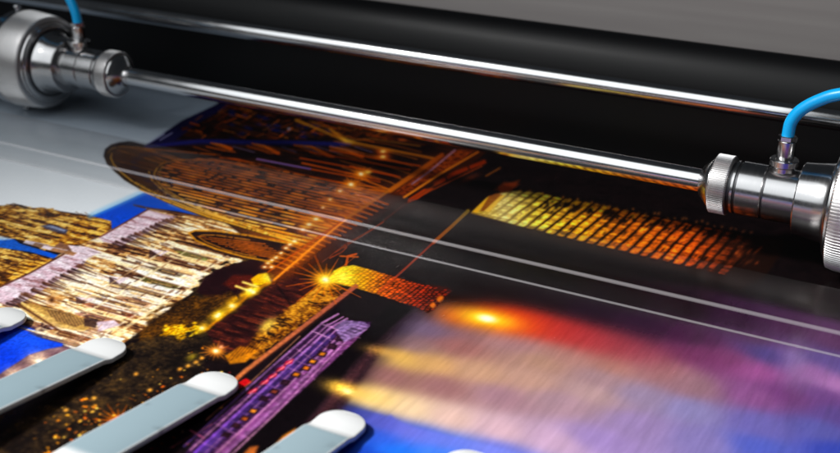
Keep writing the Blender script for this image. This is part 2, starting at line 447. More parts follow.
# ---- masonry pier near the middle (lit stone, yellow to dark red)
def masonry(pts, bx, by, stops, org, axis_len, dark=.35, seed=0, soft=1.0, jit=.5, skew=0.0):
    w, m = pmask(pts, soft)
    x, y = WX[w], WY[w] + skew * WX[w]
    jx = x + (vnoise(y / by * .7, x / bx * .5, seed) - .5) * bx * jit
    jy = y + (vnoise(x / bx * .8 + 7, y / by * .6, seed + 1) - .5) * by * jit
    u = jx / bx; v = jy / by
    row = np.floor(u); v = v + .5 * (row % 2)
    fu, fv = u - np.floor(u), v - np.floor(v)
    e = np.minimum(np.minimum(fu, 1 - fu) * 2.6, np.minimum(fv, 1 - fv) * 3.0)
    joint = np.clip(e * 1.7, 0, 1)
    val = LAT[(seed + 2) % 6][row.astype(int) & 255, np.floor(v).astype(int) & 255]
    t = np.clip(((GX[w] - org[0]) * axis_len[0] + (GY[w] - org[1]) * axis_len[1]) / (axis_len[0] ** 2 + axis_len[1] ** 2), 0, 1)
    c = ramp(t, stops)
    sh = (dark + (1 - dark) * joint) * (.62 + .55 * val) * (.75 + .5 * fbm(x / 2.2, y / 2.2, seed + 3, 3))
    fade = np.clip(t * 2.2, 0, 1)
    sh = sh * fade + (.85 + .25 * fbm(x / 3, y / 3, seed, 3)) * (1 - fade)
    put(w, m, np.clip(c * sh[..., None], 0, 1.0).astype(np.float32))

st1 = [(0, (255, 214, 40)), (.12, (255, 232, 60)), (.3, (246, 168, 26)), (.5, (216, 92, 18)), (.75, (150, 44, 14)), (1, (92, 24, 12))]
masonry([(328, 281), (334, 271), (341, 267), (354, 265), (372, 270), (396, 277), (420, 284), (446, 287), (452, 291), (444, 299), (434, 310), (428, 313), (419, 308), (396, 301), (376, 294), (352, 287)],
        3.6, 4.2, st1, (328, 279), (118, 26), .22, 1)
stroke([(428, 311), (434, 304), (441, 298)], 4.5, (232, 120, 28), .85, 1.2, brk=.5)
# the larger pier behind it
st2 = [(0, (232, 196, 60)), (.10, (252, 232, 140)), (.2, (250, 204, 60)), (.33, (236, 158, 40)), (.5, (214, 104, 26)), (.72, (186, 74, 20)), (.9, (130, 46, 16)), (1, (48, 20, 12))]
w, m = pmask([(462, 214), (486, 198), (510, 192), (545, 196), (600, 206), (660, 220), (700, 228), (745, 236), (784, 240), (780, 256), (764, 278), (740, 290), (690, 274), (640, 262), (560, 243)], 3)
put(w, m * .8, (38, 18, 12))
w, m = pmask([(471, 213), (487, 198), (497, 194), (512, 191), (540, 193), (560, 198), (600, 205), (640, 214), (700, 226), (730, 232), (756, 241), (748, 258), (726, 275), (690, 267), (640, 255), (560, 236), (520, 226)], 1.4)
px_, py_ = WX[w] - .02 * WY[w], WY[w]
u = px_ / 9.2 + (vnoise(py_ / 22, px_ / 16, 1) - .5) * .22
fu = np.abs(u - np.floor(u) - .5) * 2
blk = vnoise(py_ / 4.2 + 5 * np.floor(u), np.floor(u) * 1.7, 2)
fine = fbm(px_ / 2.2, py_ / 2.8, 3, 3)
big = fbm(px_ / 22, py_ / 30, 4, 2)
lit = np.clip((1.08 - fu * 1.1) * 1.6, .10, 1) * np.clip(.42 + 1.0 * blk, .3, 1.25) * np.clip(.30 + 1.35 * fine, .3, 1.3) * (.75 + .5 * big)
t = np.clip((GX[w] - 474) / 290 + (fine - .5) * .08, 0, 1)
c = ramp(t, [(0, (206, 168, 50)), (.10, (255, 236, 150)), (.22, (255, 212, 76)), (.36, (240, 160, 42)), (.52, (224, 116, 30)), (.72, (196, 84, 24)), (.9, (130, 48, 18)), (1, (60, 24, 12))])
flat = np.clip(1.25 - t * 5.2, 0, 1) * .85
lit = lit * (1 - flat) + flat * (.78 + .35 * (fine - .5) + .25 * (big - .2))
m = m * np.clip((1.0 - t) * 4.2 * (.6 + .8 * fbm(px_ / 6, py_ / 6, 0, 3)), 0, 1)
put(w, m, np.clip(c * (lit * 1.0 + .04)[..., None] + C3((14, 7, 5)), 0, 1).astype(np.float32))
for i in range(70):
    x = 540 + random.random() * 200; y = 204 + (x - 540) * .175 + random.uniform(-5, 3)
    glow(x, y, random.uniform(1.5, 4), random.uniform(1, 2.2), -.7, (20, 10, 8), .85, add=False)
# crown of the piers' stone rows, broken edge
for i in range(34):
    x = 520 + i * 7 + random.uniform(-2, 2); y = 193.5 + (x - 520) * .172
    glow(x, y - random.uniform(0, 4), random.uniform(1.2, 3), 1.6, -.7, (200 - i * 3, 120 - i * 2, 30), .6)
for i in range(26):
    x = random.uniform(540, 760); y = 205 + (x - 540) * .19 + random.uniform(0, 34)
    glow(x, y, random.uniform(2, 4.5), 1.2, -.72, (16, 7, 5), random.uniform(.4, .9), add=False)
for q_ in range(16):
    glow(random.uniform(716, 762), random.uniform(246, 270), random.uniform(2, 5), 1.5, -.75, (150, 62, 26), random.uniform(.2, .5))
poly([(472, 212), (478, 206), (489, 196), (492, 198), (481, 208), (477, 213)], (226, 172, 50), .9, .7)
poly([(489, 196), (497, 193), (503, 195), (484, 211), (480, 211)], (120, 60, 22), .8, .8)
poly([(500, 196), (507, 194), (489, 212), (484, 211)], (238, 190, 80), .8, .8)
poly([(498, 186), (520, 180), (512, 190), (500, 194)], (150, 60, 20), .6, 2)
# thin pole line running down from the pier
stroke([(379, 292), (408, 266), (434, 242)], 2.4, (170, 64, 36), .7, 1.0)
stroke([(434, 242), (452, 226), (468, 211)], 3.6, (178, 92, 34), .9, .9, col2=(130, 106, 30))

# ---- pale margin, upper left, and the blue sky strip
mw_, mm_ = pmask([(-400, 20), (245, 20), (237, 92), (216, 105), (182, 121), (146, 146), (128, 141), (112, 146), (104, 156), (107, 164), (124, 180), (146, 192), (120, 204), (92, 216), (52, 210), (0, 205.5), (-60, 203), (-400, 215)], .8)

mshade_ = np.interp(WY[mw_] + 8 * (fbm(WX[mw_] / 60, WY[mw_] / 40, 1, 3) - .5), [690, 745, 800, 870, 960], [0, .10, .42, .78, 1]).astype(np.float32)
put(mw_, mm_, ramp(mshade_ + .05 * (fbm(WX[mw_] / 30, WY[mw_] / 50, 2, 3) - .5), [(0, (238, 243, 247)), (.4, (212, 221, 229)), (1, (138, 150, 164))]))  # shade of the far edge painted into the margin ink, pale to slate
# ---- cathedral
body = [(-160, 250), (0, 287), (40, 262), (66, 252), (110, 230), (146, 208), (206, 217), (224, 222), (248, 240), (254, 258), (236, 266), (208, 276), (196, 290), (178, 302), (160, 318), (140, 332), (122, 344), (104, 352), (80, 352), (64, 345), (40, 334), (14, 326), (-160, 290)]
w, m = pmask(body, 1.2)
def cells(w, h, l, seed, wob=.25):
    """staggered cells lying along the rods' direction: random value, edge distance, inner position"""
    y = WY[w] / h + (vnoise(WX[w] / 60, WY[w] / 40, seed) - .5) * wob * 2
    r = np.floor(y).astype(int)
    ph = LAT[(seed + 1) % 6][r & 255, (r * 7 + 3) & 255]
    ln = l * (.55 + 1.1 * LAT[(seed + 2) % 6][(r * 5) & 255, r & 255])
    x = WX[w] / ln + ph * 9
    c_ = np.floor(x).astype(int)
    val = LAT[(seed + 3) % 6][(r * 3 + 11) & 255, (c_ * 13 + r) & 255]
    fy = y - np.floor(y); fx = x - c_
    return val, np.minimum(fy, 1 - fy) * h, np.minimum(fx, 1 - fx) * ln, fx, fy
v1, e1, ex1, fx1, fy1 = cells(w, 10.5, 54, 0)
v2, e2, ex2, fx2, fy2 = cells(w, 3.4, 15, 2, .5)
nf = fbm(WX[w] / 4, WY[w] / 2.2, 3, 3); nl = fbm(WX[w] / 30, WY[w] / 4, 5, 3); nw = fbm(WX[w] / 60, WY[w] / 60, 1, 2)
tt = v1 * .46 + v2 * .13 + nl * .42 + (nf - .5) * .30 + (nw - .5) * .35
tt = tt - .20 * np.clip(1 - e1 / .9, 0, 1) * (v1 > .3) + .10 * (np.abs(fy1 - .35) < .16) * (v2 > .4)
ctx = ramp(tt, [(0, (34, 20, 20)), (.25, (60, 35, 28)), (.34, (126, 82, 50)), (.43, (198, 150, 92)), (.51, (240, 208, 150)), (.62, (252, 236, 204)), (.85, (255, 246, 230))])
put(w, m, ctx)
# yellow flank towers
tower = [(-160, 190), (0, 205.5), (14, 204), (30, 207), (53, 209), (62, 213), (92, 216), (112, 220), (111, 229), (98, 238), (86, 243), (68, 246), (62, 252), (44, 250), (24, 241), (0, 236), (-160, 215)]
tower2 = [(-160, 235), (0, 248), (23, 251), (50, 258), (62, 256), (30, 273), (0, 287), (-160, 300)]
tyr = [(0, (40, 20, 12)), (.36, (84, 46, 18)), (.46, (164, 104, 30)), (.55, (222, 164, 56)), (.66, (246, 212, 116)), (1, (255, 236, 170))]
for tp, sd in ((tower, 1), (tower2, 4)):
    w, m = pmask(tp, .9, 2.2)
    va, ea, exa, fxa, fya = cells(w, 6.5, 17, sd, .3)
    vb, eb, exb, fxb, fyb = cells(w, 2.8, 6, sd + 1, .4)
    t1 = va * .28 + vb * .26 + fbm(WX[w] / 7, WY[w] / 5, sd + 2, 4) * .55
    t1 = t1 - .16 * np.clip(1 - np.minimum(ea, exa) / 1.0, 0, 1)
    put(w, m, ramp(t1, [(0, (36, 18, 12)), (.34, (72, 40, 18)), (.46, (134, 82, 28)), (.56, (194, 138, 48)), (.68, (232, 188, 90)), (1, (255, 232, 160))]))
for a_, b_ in (((14, 204), (40, 211)), ((2, 212), (58, 226)), ((18, 217), (80, 233)), ((40, 216), (104, 232)), ((4, 224), (50, 240)), ((64, 215), (108, 224)), ((0, 262), (40, 268)), ((6, 254), (48, 263)), ((-20, 270), (24, 276))):
    stroke([a_, b_], 1.3, (70, 36, 18), .8, .6, brk=.3, seed=int(a_[0]) % 6)
for a_, b_ in (((20, 214), (90, 231)), ((30, 222), (66, 232)), ((70, 218), (108, 227)), ((0, 256), (50, 264)), ((86, 236), (106, 226)), ((10, 280), (50, 261))):
    stroke([a_, b_], 1.7, (246, 196, 90), .8, .7, brk=.3, seed=int(b_[0]) % 6)
poly([(40, 226), (50, 224), (68, 230), (66, 234), (52, 231)], (58, 60, 90), .9, .8)      # window in the tower
poly([(45, 226), (52, 225.5), (66, 230), (64, 231.5)], (150, 160, 190), .8, .6)
poly([(14, 204), (22, 205), (30, 209), (24, 209)], (40, 34, 34), .85, .7)
for i in range(22):
    x = 12 + i * 4.6; y = 206 + x * .11
    stroke([(x, y), (x - 5, y - random.uniform(1, 3.5))], .9, (96, 60, 34), .6, .5)
# blue sky: between towers, at the bottom left and beside the far roof
poly([(-160, 232), (0, 238.5), (14, 239), (20, 243.5), (58, 255), (54, 258.5), (30, 252), (0, 247.5), (-160, 240)], (20, 84, 190), 1, .8)
poly([(-160, 228), (0, 236), (12, 239), (4, 240), (-160, 236)], (200, 222, 240), .9, 1.5)
poly([(-160, 284), (0, 314), (16, 322), (40, 332), (64, 341), (62, 347), (48, 349), (29, 355), (0, 374), (-160, 420)], (22, 58, 184), 1, .8)
glow(30, 340, 40, 16, .3, (40, 80, 215), .35)
sky = [(92, 216), (112, 207), (146, 191.5), (164, 201), (184, 209), (210, 217.5), (200, 216), (176, 211), (148, 207.5), (136, 206), (150, 209.5), (112, 230), (111, 221)]
poly(sky, (18, 74, 190), 1, .9)
stroke([(90, 216), (112, 206), (146, 191)], 5, (120, 190, 240), .55, 2)
stroke([(170, 204), (205, 216)], 3, (150, 180, 240), .5, 1.2)
# pale roofs
def roofband(pts, seed):
    w, m = pmask(pts, .9)
    t1 = fbm(WX / 16, WY / 5, seed, 4)
    put(w, m, ramp(t1[w], [(0, (92, 62, 62)), (.28, (150, 110, 112)), (.38, (206, 178, 188)), (.5, (222, 200, 210)), (.7, (236, 222, 228)), (1, (244, 236, 240))]))
roofband([(-160, 300), (0, 287), (30, 273), (62, 256), (72, 252), (88, 257), (83, 266), (71, 273), (58, 280), (32, 297), (12, 307), (0, 303), (-160, 330)], 1)
roofband([(98, 238), (112, 230), (148, 210), (160, 213), (176, 216.5), (169, 223), (148, 232), (132, 241), (121, 246), (104, 242)], 2)
poly([(67, 245), (88, 247), (101, 252), (87, 258.5), (74, 253)], (226, 208, 216), 1, .7)
poly([(60, 242), (68, 245), (74, 254), (62, 252), (52, 248)], (120, 84, 66), .9, .8)
for i in range(4):
    x, y = 26 + i * 9, 240 + i * 2.6
    poly([(x, y), (x + 24, y + 5), (x + 20, y + 8), (x - 3, y + 3)], [(206, 196, 214), (120, 84, 60), (226, 214, 226), (150, 106, 70)][i], .9, .7)
for i in range(26):
    x = random.uniform(8, 168); y = 306 - x * .58 + random.uniform(-9, 9)
    stroke([(x, y), (x + random.uniform(6, 14), y + random.uniform(1.5, 3.5))], .9, (110, 76, 74), .5, .5)
stroke([(0, 287), (30, 273), (64, 254)], 1.6, (74, 40, 34), .9, .6)
stroke([(100, 237), (148, 209.5)], 1.5, (96, 48, 36), .9, .6)
stroke([(134, 205), (160, 211), (208, 217.5)], 1.8, (88, 52, 34), .9, .7, brk=.15)
# eaves: ragged dark pinnacles under the roofs
for x0, y0, x1, y1, n in ((8, 306, 92, 262, 34), (112, 247, 178, 218, 26)):
    for i in range(n):
        t = i / n + random.uniform(-.02, .02); x = x0 + (x1 - x0) * t; y = y0 + (y1 - y0) * t
        l = random.uniform(6, 22)
        stroke([(x - random.uniform(2, 6), y - random.uniform(1, 2)), (x + l, y + l * .27 + random.uniform(0, 3))], random.uniform(1.2, 3.2), random.choice([(58, 32, 28), (92, 56, 38), (44, 26, 26)]), .85, .7, taper=True)
# long buttress shadows and bright walls
for i in range(44):
    x = random.uniform(10, 190); y = random.uniform(248 - (x - 110) * .15, 330)
    if not (y > 318 - x * .62 + 14 and y < 372 - x * .47): continue
    l = random.uniform(18, 52)
    stroke([(x, y), (x + l, y + l * .27)], random.uniform(1.0, 2.6), random.choice([(66, 38, 30), (40, 24, 26), (104, 68, 48), (150, 108, 70)]), .8, .6, brk=.2, seed=i % 6, taper=i % 2)
for i in range(40):
    x = random.uniform(20, 190); y = random.uniform(250, 332)
    if not (y > 318 - x * .62 + 16 and y < 366 - x * .47): continue
    l = random.uniform(18, 46)
    stroke([(x, y), (x + l, y + l * .27)], random.uniform(2, 4.5), random.choice([(255, 246, 226), (250, 232, 190), (255, 226, 160), (236, 214, 210)]), .8, .8, brk=.1, seed=i % 6)
for x, y, r_ in ((152, 284, .9), (173, 268, .8), (139, 297, .8)):
    poly([(x, y), (x + 9 * r_, y - 1), (x + 15 * r_, y + 4 * r_), (x + 5 * r_, y + 7 * r_)], (232, 216, 228), .9, .7)
    poly([(x - 8 * r_, y - 1), (x, y), (x + 5 * r_, y + 7 * r_), (x - 2, y + 4 * r_)], (46, 28, 30), .8, .8)
# bays of the nave: bright walls rising to pinnacles, dark lancets between, cornices across
RB = random.Random(5)
def along(t, h, o=0.0):
    """point on the facade: t along the base line, h up towards the eaves"""
    L_ = 84 + 4 * t
    return (237 - 138 * t - L_ * h + o * .45, 259 + 88 * t - .265 * L_ * h + o)
edges = [0.0]
while edges[-1] < 1: edges.append(edges[-1] + RB.uniform(.045, .11))
for i, (ta, tb) in enumerate(zip(edges, edges[1:])):
    d = tb - ta; wf = RB.uniform(.42, .72)
    t0, t1, t2 = ta + .02 * d, ta + wf * d, tb
    top = RB.uniform(.74, 1.0); mid = RB.uniform(.40, .66); lo = RB.choice([.02, .08, .16])
    wall_c = RB.choice([(255, 248, 230), (255, 242, 212), (255, 232, 184), (255, 252, 242), (246, 222, 206)])
    q = (t1 + t2) / 2
    poly([along(t1, lo + .08), along(t1, mid), along(q, mid + .09), along(t2, mid - .04), along(t2, lo + .08)], (RB.randint(70, 150), RB.randint(46, 92), 40), .6, 1.0)
    poly([along(t1 + .12 * d, lo + .14), along(t1 + .1 * d, mid - .08), along(q, mid), along(t2 - .06 * d, mid - .1), along(t2 - .06 * d, lo + .14)], (50, 30, 28), RB.uniform(.4, .85), .9)
    stroke([along(q, lo + .16), along(q, mid - .08)], 1.0, (226, 180, 116), .7, .5, brk=.2, seed=i % 6)
    poly([along(t0, lo), along(t0, mid), along(t0 + .1 * d, mid + .10), along((t0 + t1) / 2, top), along(t1 - .1 * d, mid + .10), along(t1, mid), along(t1, lo)], wall_c, RB.uniform(.75, .98), .9)
    stroke([along(t1, lo), along(t1, mid + .02), along((t0 + t1) / 2, top)], 1.2, (110, 70, 48), .8, .6)
    for k_ in range(2):
        tq = t0 + (t1 - t0) * RB.uniform(.2, .8); hq = RB.uniform(.1, .3)
        stroke([along(tq, hq), along(tq, hq + RB.uniform(.1, .3))], RB.uniform(.9, 1.8), RB.choice([(214, 170, 108), (236, 196, 130), (150, 104, 70)]), .7, .6, brk=.15, seed=k_ + i % 4)
    if i % 3 == 1:
        poly([along(t0 - .1 * d, mid + .02), along((t0 + t1) / 2, mid + .20), along(t1 + .1 * d, mid + .02)], (230, 212, 218), .9, .7)
        poly([along(t1 + .1 * d, mid + .02), along((t0 + t1) / 2, mid + .20), along(t2, mid + .10)], (52, 32, 34), .8, .7)
for h, wd, c in ((.03, 3.0, (255, 232, 180)), (.115, 1.8, (255, 240, 208)), (.53, 1.5, (250, 226, 176)), (.72, 1.1, (236, 196, 140))):
    stroke([along(.0, h), along(.5, h), along(1.0, h)], wd, c, .65, .7, brk=.32, seed=int(h * 50) % 6)
for k_ in range(120):
    t = RB.random(); h = RB.uniform(.02, .9); p0 = along(t, h); p1 = along(t, h + RB.uniform(.03, .10))
    stroke([p0, p1], RB.uniform(.8, 1.8), RB.choice([(90, 58, 42), (60, 36, 32), (255, 248, 230), (244, 206, 140), (255, 238, 200)]), .75, .5)
for k_ in range(46):
    t = RB.random(); h = RB.choice([.03, .12, .34, .55, .7]) + RB.uniform(-.03, .03)
    stroke([along(t, h), along(t + .03, h)], RB.uniform(.8, 1.5), RB.choice([(80, 50, 40), (140, 96, 66), (255, 240, 206)]), .7, .5)
# rose window flank, lower left facade
poly([(18, 305), (30, 303), (72, 314), (98, 322), (84, 331), (60, 328), (34, 320)], (196, 156, 84), .8, 1)
poly([(44, 309), (60, 311), (90, 321), (76, 327), (56, 321)], (92, 64, 44), .8, 1)
for i in range(12):
    stroke([(46 + i * 3.6, 309.5 + i * .9), (52 + i * 3.6, 320 + i * .8)], .8, (214, 170, 96), .7, .45)
stroke([(18, 304), (40, 318), (60, 331)], 2.2, (84, 50, 34), .9, .7)
stroke([(22, 303), (44, 316)], 2.2, (236, 204, 130), .9, .7)
glow(52, 300, 6, 5, 0, (178, 110, 50), .8, add=False); glow(52, 300, 3, 2.6, 0, (60, 34, 24), .9, add=False)
poly([(84, 318), (98, 319), (96, 328), (84, 326)], (48, 30, 32), .85, 1)
poly([(97, 322), (114, 320), (120, 325), (98, 332)], (214, 196, 214), .85, 1)
# scaffold on the corner
for i in range(7):
    stroke([(64 + i * 5, 342 - i * 2.2), (74 + i * 5, 346 - i * 2.2)], .9, (150, 104, 84), .8, .45)
    stroke([(62 + i * 5, 349 - i * 2.4), (72 + i * 5, 339 - i * 2.4)], .8, (196, 156, 130), .8, .45)
# street behind the fingers
w, m = pmask([(-160, 420), (0, 374), (29, 355), (48, 349), (64, 346), (76, 350), (60, 366), (20, 388), (-160, 480)], 1.2)
put(w, m, ramp(fbm(WX / 7, WY / 7, 5, 3)[w], [(0, (66, 46, 54)), (.5, (112, 84, 92)), (1, (150, 120, 120))]))
for x, y in ((17, 376), (39, 361)):
    star(x, y, 12, 13, (236, 200, 150), 2.6, .55, .3, (240, 190, 130))

# ---- park and embankment, left middle
park = [(118, 350), (140, 336), (166, 316), (186, 296), (206, 276), (230, 264), (258, 258), (276, 266), (262, 284), (232, 308), (205, 330), (214, 345), (200, 372), (100, 470), (-160, 560), (-160, 440), (60, 400), (100, 372)]
w, m = pmask(park, 1.6, 9)
put(w, m, ramp((.55 * fbm(WX / 16, WY / 16, 1, 2) + .45 * fbm(WX / 2.2, WY / 2.2, 4, 3))[w], [(0, (8, 6, 7)), (.42, (24, 17, 15)), (.56, (42, 31, 22)), (.7, (66, 48, 28)), (1, (92, 66, 34))]))
poly([(205, 277), (216, 270), (232, 265), (251, 260), (266, 263), (276, 268), (262, 280), (240, 296), (214, 300), (196, 292)], (34, 12, 18), .9, 1)
poly([(223, 284), (233, 275), (252, 275), (258, 281), (248, 288), (232, 289)], (92, 28, 18), .8, 2)
w, m = pmask([(150, 318), (172, 302), (192, 296), (214, 296), (234, 290), (244, 296), (226, 312), (204, 326), (176, 338), (152, 336), (136, 338)], 3, 9)
put(w, m * .9, ramp((fbm(WX / 1.5, WY / 2, 2, 4) * .5 + fbm(WX / 14, WY / 14, 4, 2) * .5)[w], [(0, (22, 13, 10)), (.4, (44, 26, 14)), (.6, (92, 56, 18)), (1, (160, 104, 28))]))
w, m = pmask([(160, 331), (176, 323), (190, 325), (208, 327), (196, 333), (180, 336), (166, 337)], 2, 8)
put(w, m * .9, ramp((fbm(WX / 1.3, WY / 1.6, 3, 4))[w], [(0, (96, 58, 6)), (.4, (170, 116, 12)), (.55, (232, 178, 26)), (.7, (255, 224, 60)), (1, (255, 246, 140))]))
poly([(251, 279), (258, 274), (270, 272.5), (274, 276), (272, 280.5), (262, 285), (254, 286)], (236, 178, 20), .95, 1)
glow(268, 277, 6, 4, 0, (255, 230, 90), .7)
for a_, b_ in (((236, 286), (247, 290)), ((243, 282), (258, 287)), ((247, 293), (256, 289))):
    stroke([a_, b_], 2.2, (255, 226, 120), .95, .8)
stroke([(205, 330), (232, 309), (254, 291), (272, 281)], 2.6, (196, 110, 18), .8, 1.2)
stroke([(228, 302), (240, 296), (258, 289)], 3.5, (236, 158, 28), .8, 1.5, brk=.3)
for x, y, s_ in ((202, 328, .9), (217, 316, 1), (219, 314, .7), (232, 306, 1.1), (253, 292, 1), (250, 290, .8), (272, 280, .8)):
    glow(x, y, 8 * s_, 5 * s_, -.5, (255, 190, 30), .8); glow(x, y, 2.6 * s_, 1.8 * s_, 0, (255, 250, 190), 1)
# brick slope below the promenade
slope = [(206, 332), (240, 308), (276, 280), (290, 272), (318, 284), (290, 310), (262, 338), (240, 352), (222, 350)]
w, m = pmask(slope, 2, 4)
put(w, m * .85, ramp(fbm(WX / 12, WY / 3, 4, 3)[w], [(0, (26, 10, 14)), (.5, (58, 22, 22)), (.7, (92, 36, 26)), (1, (120, 50, 30))]))
for i in range(9):
    x = 214 + i * 9
    stroke([(x, 338 - i * 6), (x + 20, 344 - i * 6)], .9, (18, 8, 10), .7, .5)
stroke([(276, 284), (292, 306)], 2.2, (24, 10, 14), .8, .8)
wall = [(243, 349), (252, 338), (266, 322), (284, 311), (300, 299), (322, 284), (334, 288), (346, 289), (352, 287), (330, 304), (308, 320), (290, 333), (268, 349), (256, 360), (246, 360)]
w, m = pmask(wall, 1.4, 4)
nb = .5 * fbm(WX / 2.0, WY / 1.6, 5, 3) + .5 * fbm(WX / 9, WY / 12, 3, 3)
put(w, m, ramp(nb[w], [(0, (26, 12, 10)), (.36, (60, 30, 14)), (.48, (124, 72, 22)), (.6, (196, 132, 40)), (1, (240, 190, 90))]))
glow(268, 325, 9, 5, -.6, (255, 214, 90), .8); glow(300, 308, 14, 6, -.6, (200, 130, 30), .35)
poly([(225, 356), (240, 346), (258, 350), (246, 362), (230, 364)], (206, 128, 28), .8, 1.4)
for i in range(7):
    stroke([(226 + i * 5, 362 - i * 2), (240 + i * 5, 346 - i * 2)], 1, (70, 34, 14), .7, .5)
for i in range(16):
    x = random.uniform(252, 322); y = 338 - (x - 252) * .72 + random.uniform(-2, 8)
    stroke([(x, y), (x + 7, y + 2)], 1.6, (26, 12, 10), .75, .5)
stroke([(222, 392), (245, 371), (300, 329), (356, 286)], 4.2, (196, 116, 66), .95, .9, col2=(150, 78, 62))
stroke([(222, 396), (246, 374), (302, 332), (358, 288)], 1.2, (60, 28, 26), .9, .5)
# dark band between wall and ship
poly([(216, 396), (246, 376), (302, 333), (356, 292), (390, 300), (380, 314), (350, 320), (322, 324), (296, 348), (262, 384), (226, 420), (196, 436)], (22, 13, 17), .95, 1.2)
star(216, 351, 16, 15, (236, 130, 40), 1.9, .7, .2, (230, 130, 40))
glow(221, 347, 2.4, 1.8, 0, (255, 160, 120), .8)
# garden lights
OR = [(255, 150, 30), (240, 110, 16), (255, 190, 70), (220, 90, 16)]
dots([(112, 352), (210, 334), (214, 368), (150, 420), (40, 470), (-40, 470), (60, 410)], 30, OR + [(150, 120, 40)], (.5, 1.2), .75, 3)
dots([(40, 455), (62, 405), (84, 395), (104, 410), (96, 440), (60, 470)], 80, OR, (.7, 1.8), .9, 4, lambda x, y: max(0, 1 - abs((x - 46) * .8 + (y - 453)) / 34))
dots([(80, 420), (150, 370), (200, 344), (214, 356), (150, 410), (100, 450)], 34, OR, (.7, 1.7), .9, 5, lambda x, y: max(0, 1 - abs((x - 108) * .72 + (y - 420)) / 16))
dots([(154, 420), (196, 372), (230, 362), (236, 392), (196, 440), (150, 480)], 36, OR + [(220, 40, 50), (255, 200, 150)], (.7, 1.7), .8, 6)
for x, y in ((136, 374), (180, 369), (196, 362), (66, 410), (202, 358), (188, 366), (150, 390), (94, 398)):
    glow(x, y, 2.4, 1.6, -.3, (255, 170, 60), .9)
glow(192, 357, 6, 3, -.4, (150, 130, 20), .6)
star(119, 421, 18, 26, (236, 110, 16), 2.0, .8, .12, (220, 90, 10))

# ---- passenger ship, violet
PU = (128, 84, 130); PV = (84, 58, 120); PK = (188, 132, 164)
poly([(186, 452), (200, 434), (240, 400), (290, 352), (322, 324), (346, 320), (372, 322), (362, 334), (330, 364), (298, 394), (262, 424), (232, 448), (214, 470), (176, 470)], (54, 28, 62), .95, 1)
poly([(186, 460), (232, 418), (262, 388), (296, 356), (330, 332), (336, 336), (300, 368), (268, 398), (226, 436), (196, 466)], (62, 40, 96), .9, 1.2)
poly([(214, 452), (262, 410), (318, 358), (360, 326), (370, 325), (356, 340), (300, 392), (250, 434), (226, 456)], (132, 74, 124), .7, 1.5)
for off, wd, c in ((0, 2.0, PV), (7, 1.3, PK), (12, 2.2, (110, 66, 170)), (19, 1.2, PU), (27, 1.5, PK), (33, 2.4, PU), (38, 1.4, PK)):
    stroke([(184 + off * .9, 446 + off * .55), (250 + off * .8, 386 + off * .6), (322 + off * .75, 323 + off * .35), (338 + off * .75, 314 + off * .4)], wd, c, .85, .6, col2=(186, 130, 180))
for i in range(15):
    t = i / 14; x = 194 + 134 * t; y = 440 - 116 * t
    x += random.uniform(-3, 3); stroke([(x, y), (x + random.uniform(14, 24), y + 9), (x + 33, y + 14)], .8, (190, 130, 170), random.uniform(.2, .6), .45)
for x, y in ((253, 391), (264.5, 382.5), (273, 376), (281, 369), (289, 362.5)):
    poly([(x - 6, y + 3), (x - 3, y - 1), (x + 5, y - 4), (x + 3, y + 1)], (150, 16, 40), .95, .8)
    stroke([(x - 3, y + 2), (x + 3, y - 2)], 1.2, (255, 150, 160), .95, .5)
for x, y, c in ((296, 374, (240, 140, 30)), (306, 367.5, (226, 124, 30)), (312.5, 361, (240, 150, 40)), (322, 353.5, (232, 140, 40)), (253, 410.5, (240, 150, 50)), (244.5, 418, (200, 100, 30)), (236, 425, (50, 24, 30)), (226, 434, (40, 20, 28)), (264, 398, (46, 24, 34)), (274, 391, (130, 60, 40)), (285, 382, (50, 26, 40)), (332, 346, (60, 30, 50)), (340, 338, (50, 28, 50))):
    poly([(x - 6, y + 2), (x - 2, y - 3), (x + 6, y - 1), (x + 3, y + 4)], (36, 16, 26), .95, .8)
    poly([(x - 3.2, y + 1.2), (x - 1, y - 1.4), (x + 3.6, y - .4), (x + 1.4, y + 2.2)], c, .85, .9)
poly([(334, 328), (344, 320), (364, 322), (370, 326), (358, 336), (344, 342)], (150, 124, 172), .75, 1.2)
for i in range(6):
    stroke([(336 + i * 5, 334 - i * 2), (346 + i * 5, 337 - i * 2)], 1, (60, 36, 66), .7, .5)
stroke([(322, 324), (338, 330)], 1, (200, 150, 190), .8, .45); stroke([(312, 331), (330, 338)], 1, (200, 150, 190), .8, .45)
poly([(232, 386), (246, 378), (252, 382), (236, 391)], (190, 24, 30), .9, .9)
stroke([(240, 392), (300, 336)], 1, (216, 150, 110), .6, .5)
stroke([(206, 420), (226, 402), (238, 394)], 1.4, (230, 150, 120), .5, .6)
stroke([(170, 448), (212, 424)], .8, (150, 80, 90), .6, .45); stroke([(190, 430), (204, 438)], 1.2, (180, 90, 120), .8, .5)

# ---- steel arch bridge
AO = [(104, 155), (105, 149), (111, 144.5), (120, 142), (132, 141)]
arch_out = [(166, 148), (146, 145), (132, 141.5), (120, 142), (111, 144.5), (105, 149), (103.4, 156), (107, 164), (115, 172), (126, 181), (145, 192), (165, 201.5), (183, 209), (208, 217.5), (233, 225), (262, 233), (288, 240), (305, 247)]
far = [(305, 247), (345, 219), (389, 190), (456, 149), (480, 130), (480, 90), (236, 88), (216, 105), (182, 121), (146, 146)]
w, m = pmask(arch_out + far, .9)
base = ramp(fbm(WX / 22, WY / 5, 2, 4)[w], [(0, (10, 6, 10)), (.5, (27, 13, 13)), (.75, (52, 24, 14)), (1, (80, 38, 16))])
put(w, m, base)
